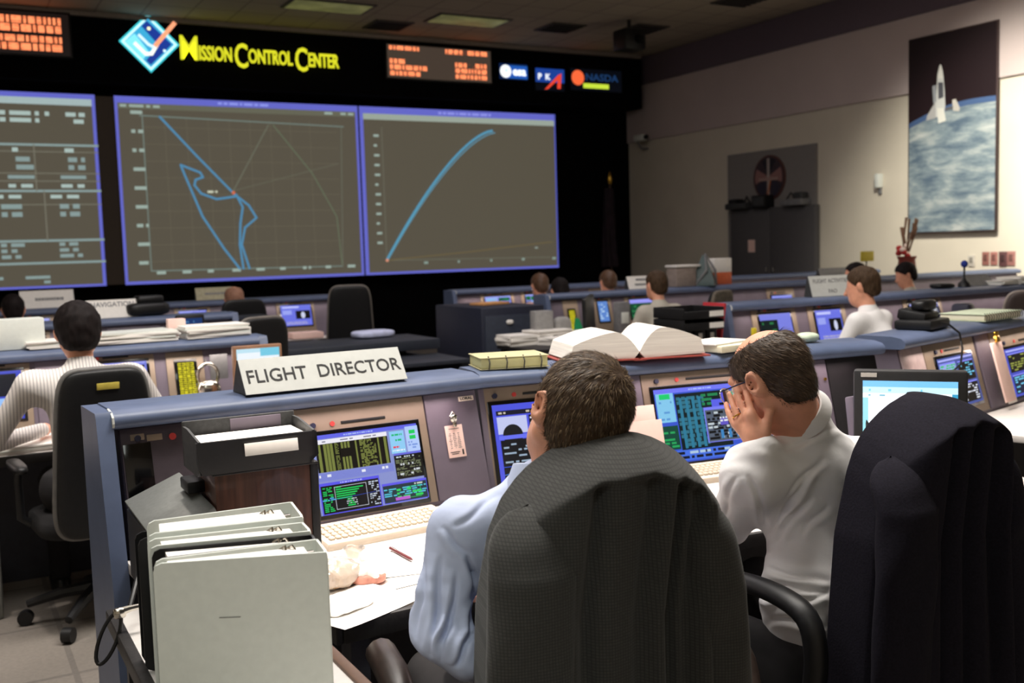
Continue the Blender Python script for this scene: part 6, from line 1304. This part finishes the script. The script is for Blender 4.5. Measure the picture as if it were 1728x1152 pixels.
# ------------------------------------------------------------------ balding man resting his cheek on his hand
hc2 = atd(1297, 640, 2.57); fr2 = headframe(hc2, -18, -21, -3)
hip2 = W(1395, 1105, 2.60); root2 = Vector((hip2.x, hip2.y, 0))
m2 = thing('person', 'balding man in glasses and a white shirt leaning forward with his cheek on his hand', 'person', tuple(root2))
nk2 = W(1352, 703, 2.60); sL2 = W(1270, 802, 2.54); sR2 = W(1500, 776, 2.68); ch2 = W(1385, 850, 2.66); wa2 = W(1388, 1010, 2.60)
el2 = W(1230, 884, 2.80); eR2 = W(1520, 930, 2.85); wR2 = W(1430, 930, 3.0)
wr2 = hl(fr2, (-.092, .030, -.150)); tip2 = hl(fr2, (-.084, .070, .0))
def tors2(P, e):
    d = smin(cap(P, ch2, wa2, .128+e, .142+e), cap(P, sL2, sR2, .064+e, .064+e), .10); d = smin(d, cap(P, wa2, hip2, .142+e, .14+e), .05)
    return smin(d, cap(P, nk2, ch2, .066+e, .10+e), .07)
def arm2(P, e): return smin(cap(P, sL2, el2, .062+e, .054+e), cap(P, el2, wr2, .052+e, .034+e), .02)
def armR2(P, e): return smin(cap(P, sR2, eR2, .060+e, .052+e), cap(P, eR2, wR2, .05+e, .034+e), .02)
CR2 = [((1455, 775), (1420, 690), .004), ((1350, 905), (1400, 850), .005), ((1290, 1020), (1330, 985), .006), ((1240, 800), (1215, 880), .004), ((1262, 905), (1300, 935), .006), ((1300, 905), (1368, 792), .008), ((1305, 920), (1372, 835), .006), ((1318, 850), (1392, 770), .005), ((1275, 985), (1400, 1000), .008), ((1270, 1000), (1320, 1015), .007), ((1320, 1015), (1400, 1006), .007), ((1300, 1045), (1395, 1060), .007), ((1290, 960), (1400, 985), .006), ((1262, 800), (1300, 905), .004), ((1310, 765), (1420, 720), .003)]
def shirt2(P):
    d = smin(smin(tors2(P, 0), arm2(P, 0), .075), armR2(P, 0), .05)
    d = d+.0016*np.sin(P[..., 0]*70+P[..., 2]*45+2*np.sin(P[..., 2]*30))
    return smax(d, -(P[..., 2]-(hip2.z-.05)), .01)
sdf_obj('shirt', shirt2, A(root2)+A((-.42, -.3, .46)), A(root2)+A((.34, .55, 1.20)), .0068, M_shirtC, m2, root2, relax=1, disp=folds(CR2, 1.25))
hb2 = hl(fr2, (-1, 0, 0))-Vector(fr2[1])
def body2(P):
    d = smin(head_sdf(head_q(P, fr2)), cap(P, hl(fr2, (0, -.035, -.05)), nk2+Vector((0, 0, -.03)), .058, .066), .03)
    d = smin(d, tors2(P, -.022), .02); d = np.minimum(d, arm2(P, -.016)); d = np.minimum(d, smin(armR2(P, -.018), hand(P, wR2, Vector((-.2, 1, 0)), (0, 0, 1)), .015))
    return smax(d, -(P[..., 2]-(hip2.z-.03)), .01)
def hand2(P): return hand(P, wr2, tip2-wr2, hb2, 1.0, .12, side=-1)
def bodyall2(P): return smin(body2(P), hand2(P), .004)
sdf_obj('body', bodyall2, A(root2)+A((-.42, -.25, .5)), A(root2)+A((.42, .75, 1.36)), .0052, M_skin, m2, root2)
eyes(fr2, m2, root2)
M_h4 = mat('hair_strand_brown', (72, 56, 44), .5, var=.3, scale=60); M_h5 = mat('hair_strand_ash', (96, 78, 62), .5, var=.3, scale=60)
sdf_obj('hair', lambda P: hair_sdf(head_q(P, fr2), 'bald', .0055)+hnoise(head_q(P, fr2), .001, 230), A(hc2)-.15, A(hc2)+.16, .0040, mat('hair_ash_brown', (66, 52, 42), .55, var=.3, scale=90, bump=.2), m2, root2, extra=lambda mb, v, f: strands(fr2, v, f, root2, (.0, .03, .16), 5000, .020, .0008, [M_h4, M_h1, M_h5, M_h3], mb, droop=.22, seed=3))
collar(m2, nk2+(hl(fr2, (0, -.035, -.05))-nk2)*.16, (hl(fr2, (0, -.035, -.05))-nk2), .064, .062, .028, M_shirtC, root2)
# glasses
mb = MB(); G = lambda p: hl(fr2, p)-root2
for sx in (-1, 1):
    mb.tube([G((sx*.074, -.004, .012)), G((sx*.077, .04, .012)), G((sx*.068, .102, .010))], .0018, M_navy, 6); mb.tube([G((sx*.074, -.004, .012)), G((sx*.076, -.022, .0)), G((sx*.074, -.026, -.012))], .002, M_navy, 6)
    mb.tube([G((sx*(.036)+.026*math.cos(a), .112-.10*abs(.026*math.cos(a)+sx*.0), -.004+.020*math.sin(a))) for a in np.linspace(0, 2*pi, 19)[:-1]], .0014, M_chrome, 6, closed=True)
mb.tube([G((-.010, .112, .002)), G((0, .118, .006)), G((.010, .112, .002))], .0013, M_chrome, 6); gl = mb.build('glasses', m2, 60)
mb = MB()
for sx in (-1, 1): mb.add([G((sx*.036+.0255*math.cos(a), .111, -.004+.0195*math.sin(a))) for a in np.linspace(0, 2*pi, 19)[:-1]], [list(range(18))], mat('lens_glass', (240, 245, 250), .02, trans=1, var=0))
mb.build('lens', gl)
# ring
d0 = (tip2-wr2).normalized(); n0 = (hb2-d0*hb2.dot(d0)).normalized(); x0 = d0.cross(n0)*-1
rc_ = wr2+d0*.098+x0*.013+n0*.001-root2; mb = MB(); mb.tube([rc_+x0*(.0102*math.cos(a))+n0*(.0102*math.sin(a)) for a in np.linspace(0, 2*pi, 17)[:-1]], .0018, M_brass, 6, closed=True); mb.build('finger_ring', m2, 60)
kl, kr = root2+Vector((-.20, .42, .53)), root2+Vector((.16, .42, .53)); fl, f_r = root2+Vector((-.20, .40, zf)), root2+Vector((.16, .38, zf))
sdf_obj('trousers', pants_for(hip2, kl, kr, fl, f_r), A(root2)+A((-.4, -.25, .03)), A(root2)+A((.4, .6, .80)), .012, M_pants, m2, root2)
for p_ in (fl, f_r): MB().superq((p_.x-root2.x, p_.y-root2.y+.06, .045), (.045, .13, .045), M_shoe, .6, .8, 16, 8).build('shoe', m2, 180)
print('HAND', [tuple(round(v) for v in (864+FPX*((p-CAM).dot(CR))/((p-CAM).dot(CF)), 576-FPX*((p-CAM).dot(CU))/((p-CAM).dot(CF)))) for p in (wr2, tip2, el2)], 'hips', hip1.z, hip2.z, 'jz', zT1, zs1, zT2, zs2)

# ------------------------------------------------------------------ light
def area(name, loc, tgt, size, power, col=(1, .93, .86), sy=None, spread=None):
    ld = bpy.data.lights.new(name, 'AREA'); ld.size = size; ld.energy = power; ld.color = col
    if sy: ld.shape = 'RECTANGLE'; ld.size_y = sy
    if spread: ld.spread = math.radians(spread)
    o = bpy.data.objects.new(name, ld); COL.objects.link(o); o.location = loc; o.rotation_euler = (Vector(tgt)-Vector(loc)).to_track_quat('-Z', 'Y').to_euler(); return o
def spot(name, loc, tgt, ang, power, col=(1, .9, .8), blend=.6, r=.08):
    ld = bpy.data.lights.new(name, 'SPOT'); ld.spot_size = math.radians(ang); ld.spot_blend = blend; ld.energy = power; ld.color = col; ld.shadow_soft_size = r
    o = bpy.data.objects.new(name, ld); COL.objects.link(o); o.location = loc; o.rotation_euler = (Vector(tgt)-Vector(loc)).to_track_quat('-Z', 'Y').to_euler(); return o
area('overhead_area', (.8, 2.9, 4.9), (1.0, 1.9, .8), 1.4, 150, (1, .96, .9))
area('overhead_area', (-.6, -1.2, 4.9), (.3, 1.8, .8), 1.5, 30, (.94, 1, .94))  # added fill from behind for the binder fronts, no known fixture
spot('binder_fill_spot', (-1.3, -1.2, 4.8), (.40, 1.72, .85), 17, 200, (.95, 1, .93), .5, .2)  # added spot to brighten the front binder, no known fixture
area('overhead_area', (-.8, 4.0, 4.9), (0, 4.2, .2), 1.5, 70, (1, .95, .9))  # added fill over the left aisle, lightens carpet and striped shirt
area('overhead_area', (2.4, 2.7, 4.9), (2.0, 2.1, .8), 1.4, 205, (1, .94, .86))
spot('desk_spot', (.75, 2.3, 4.85), (.98, 2.50, .69), 17, 1100, (1, .88, .78), .5)
spot('desk_spot', (2.6, 2.6, 4.85), (2.35, 2.45, .69), 18, 420, (1, .88, .78), .5)
spot('desk_spot', (3.9, 2.4, 4.85), (3.75, 2.5, .74), 22, 450, (1, .88, .80), .5)
spot('desk_spot', (-.3, 4.6, 4.85), (-.2, 4.95, .74), 24, 260, (1, .9, .82), .5)
spot('desk_spot', (6.2, 4.6, 4.85), (5.9, 4.9, .8), 30, 260, (1, .92, .86), .6)
area('room_fill', (2.5, 6.5, 4.9), (2.5, 6.5, 0), 3.0, 90, (1, .93, .95))
area('room_fill', (6.5, 9.0, 4.9), (6.5, 9.0, 0), 3.0, 60, (1, .92, .92))
spot('wall_wash', (8.6, 7.2, 4.8), (11.8, 8.3, 1.9), 70, 1500, (1, .95, .82), .9, .3)
spot('wall_wash', (9.2, 6.2, 4.6), (11.8, 6.6, 2.4), 60, 1300, (1, .95, .86), .9, .3)
for cc_, pw_ in ((c1, 1.2), (c2, 1.5)):
    ld = bpy.data.lights.new('task_light', 'AREA'); ld.shape = 'RECTANGLE'; ld.size = cc_.L*.6; ld.size_y = .05; ld.energy = pw_; ld.color = (1, .8, .78)
    lo = bpy.data.objects.new('task_light', ld); COL.objects.link(lo); lo.parent = cc_.t; lo.location = (cc_.L*.62, -.04, 1.05); lo.rotation_euler = (math.radians(-20), 0, 0)
w = bpy.data.worlds.new('dim_room'); scene.world = w; w.use_nodes = True; w.node_tree.nodes['Background'].inputs[0].default_value = (.9, .85, 1, 1); w.node_tree.nodes['Background'].inputs[1].default_value = .035
scene.cycles.max_bounces = 6; scene.cycles.sample_clamp_indirect = 4
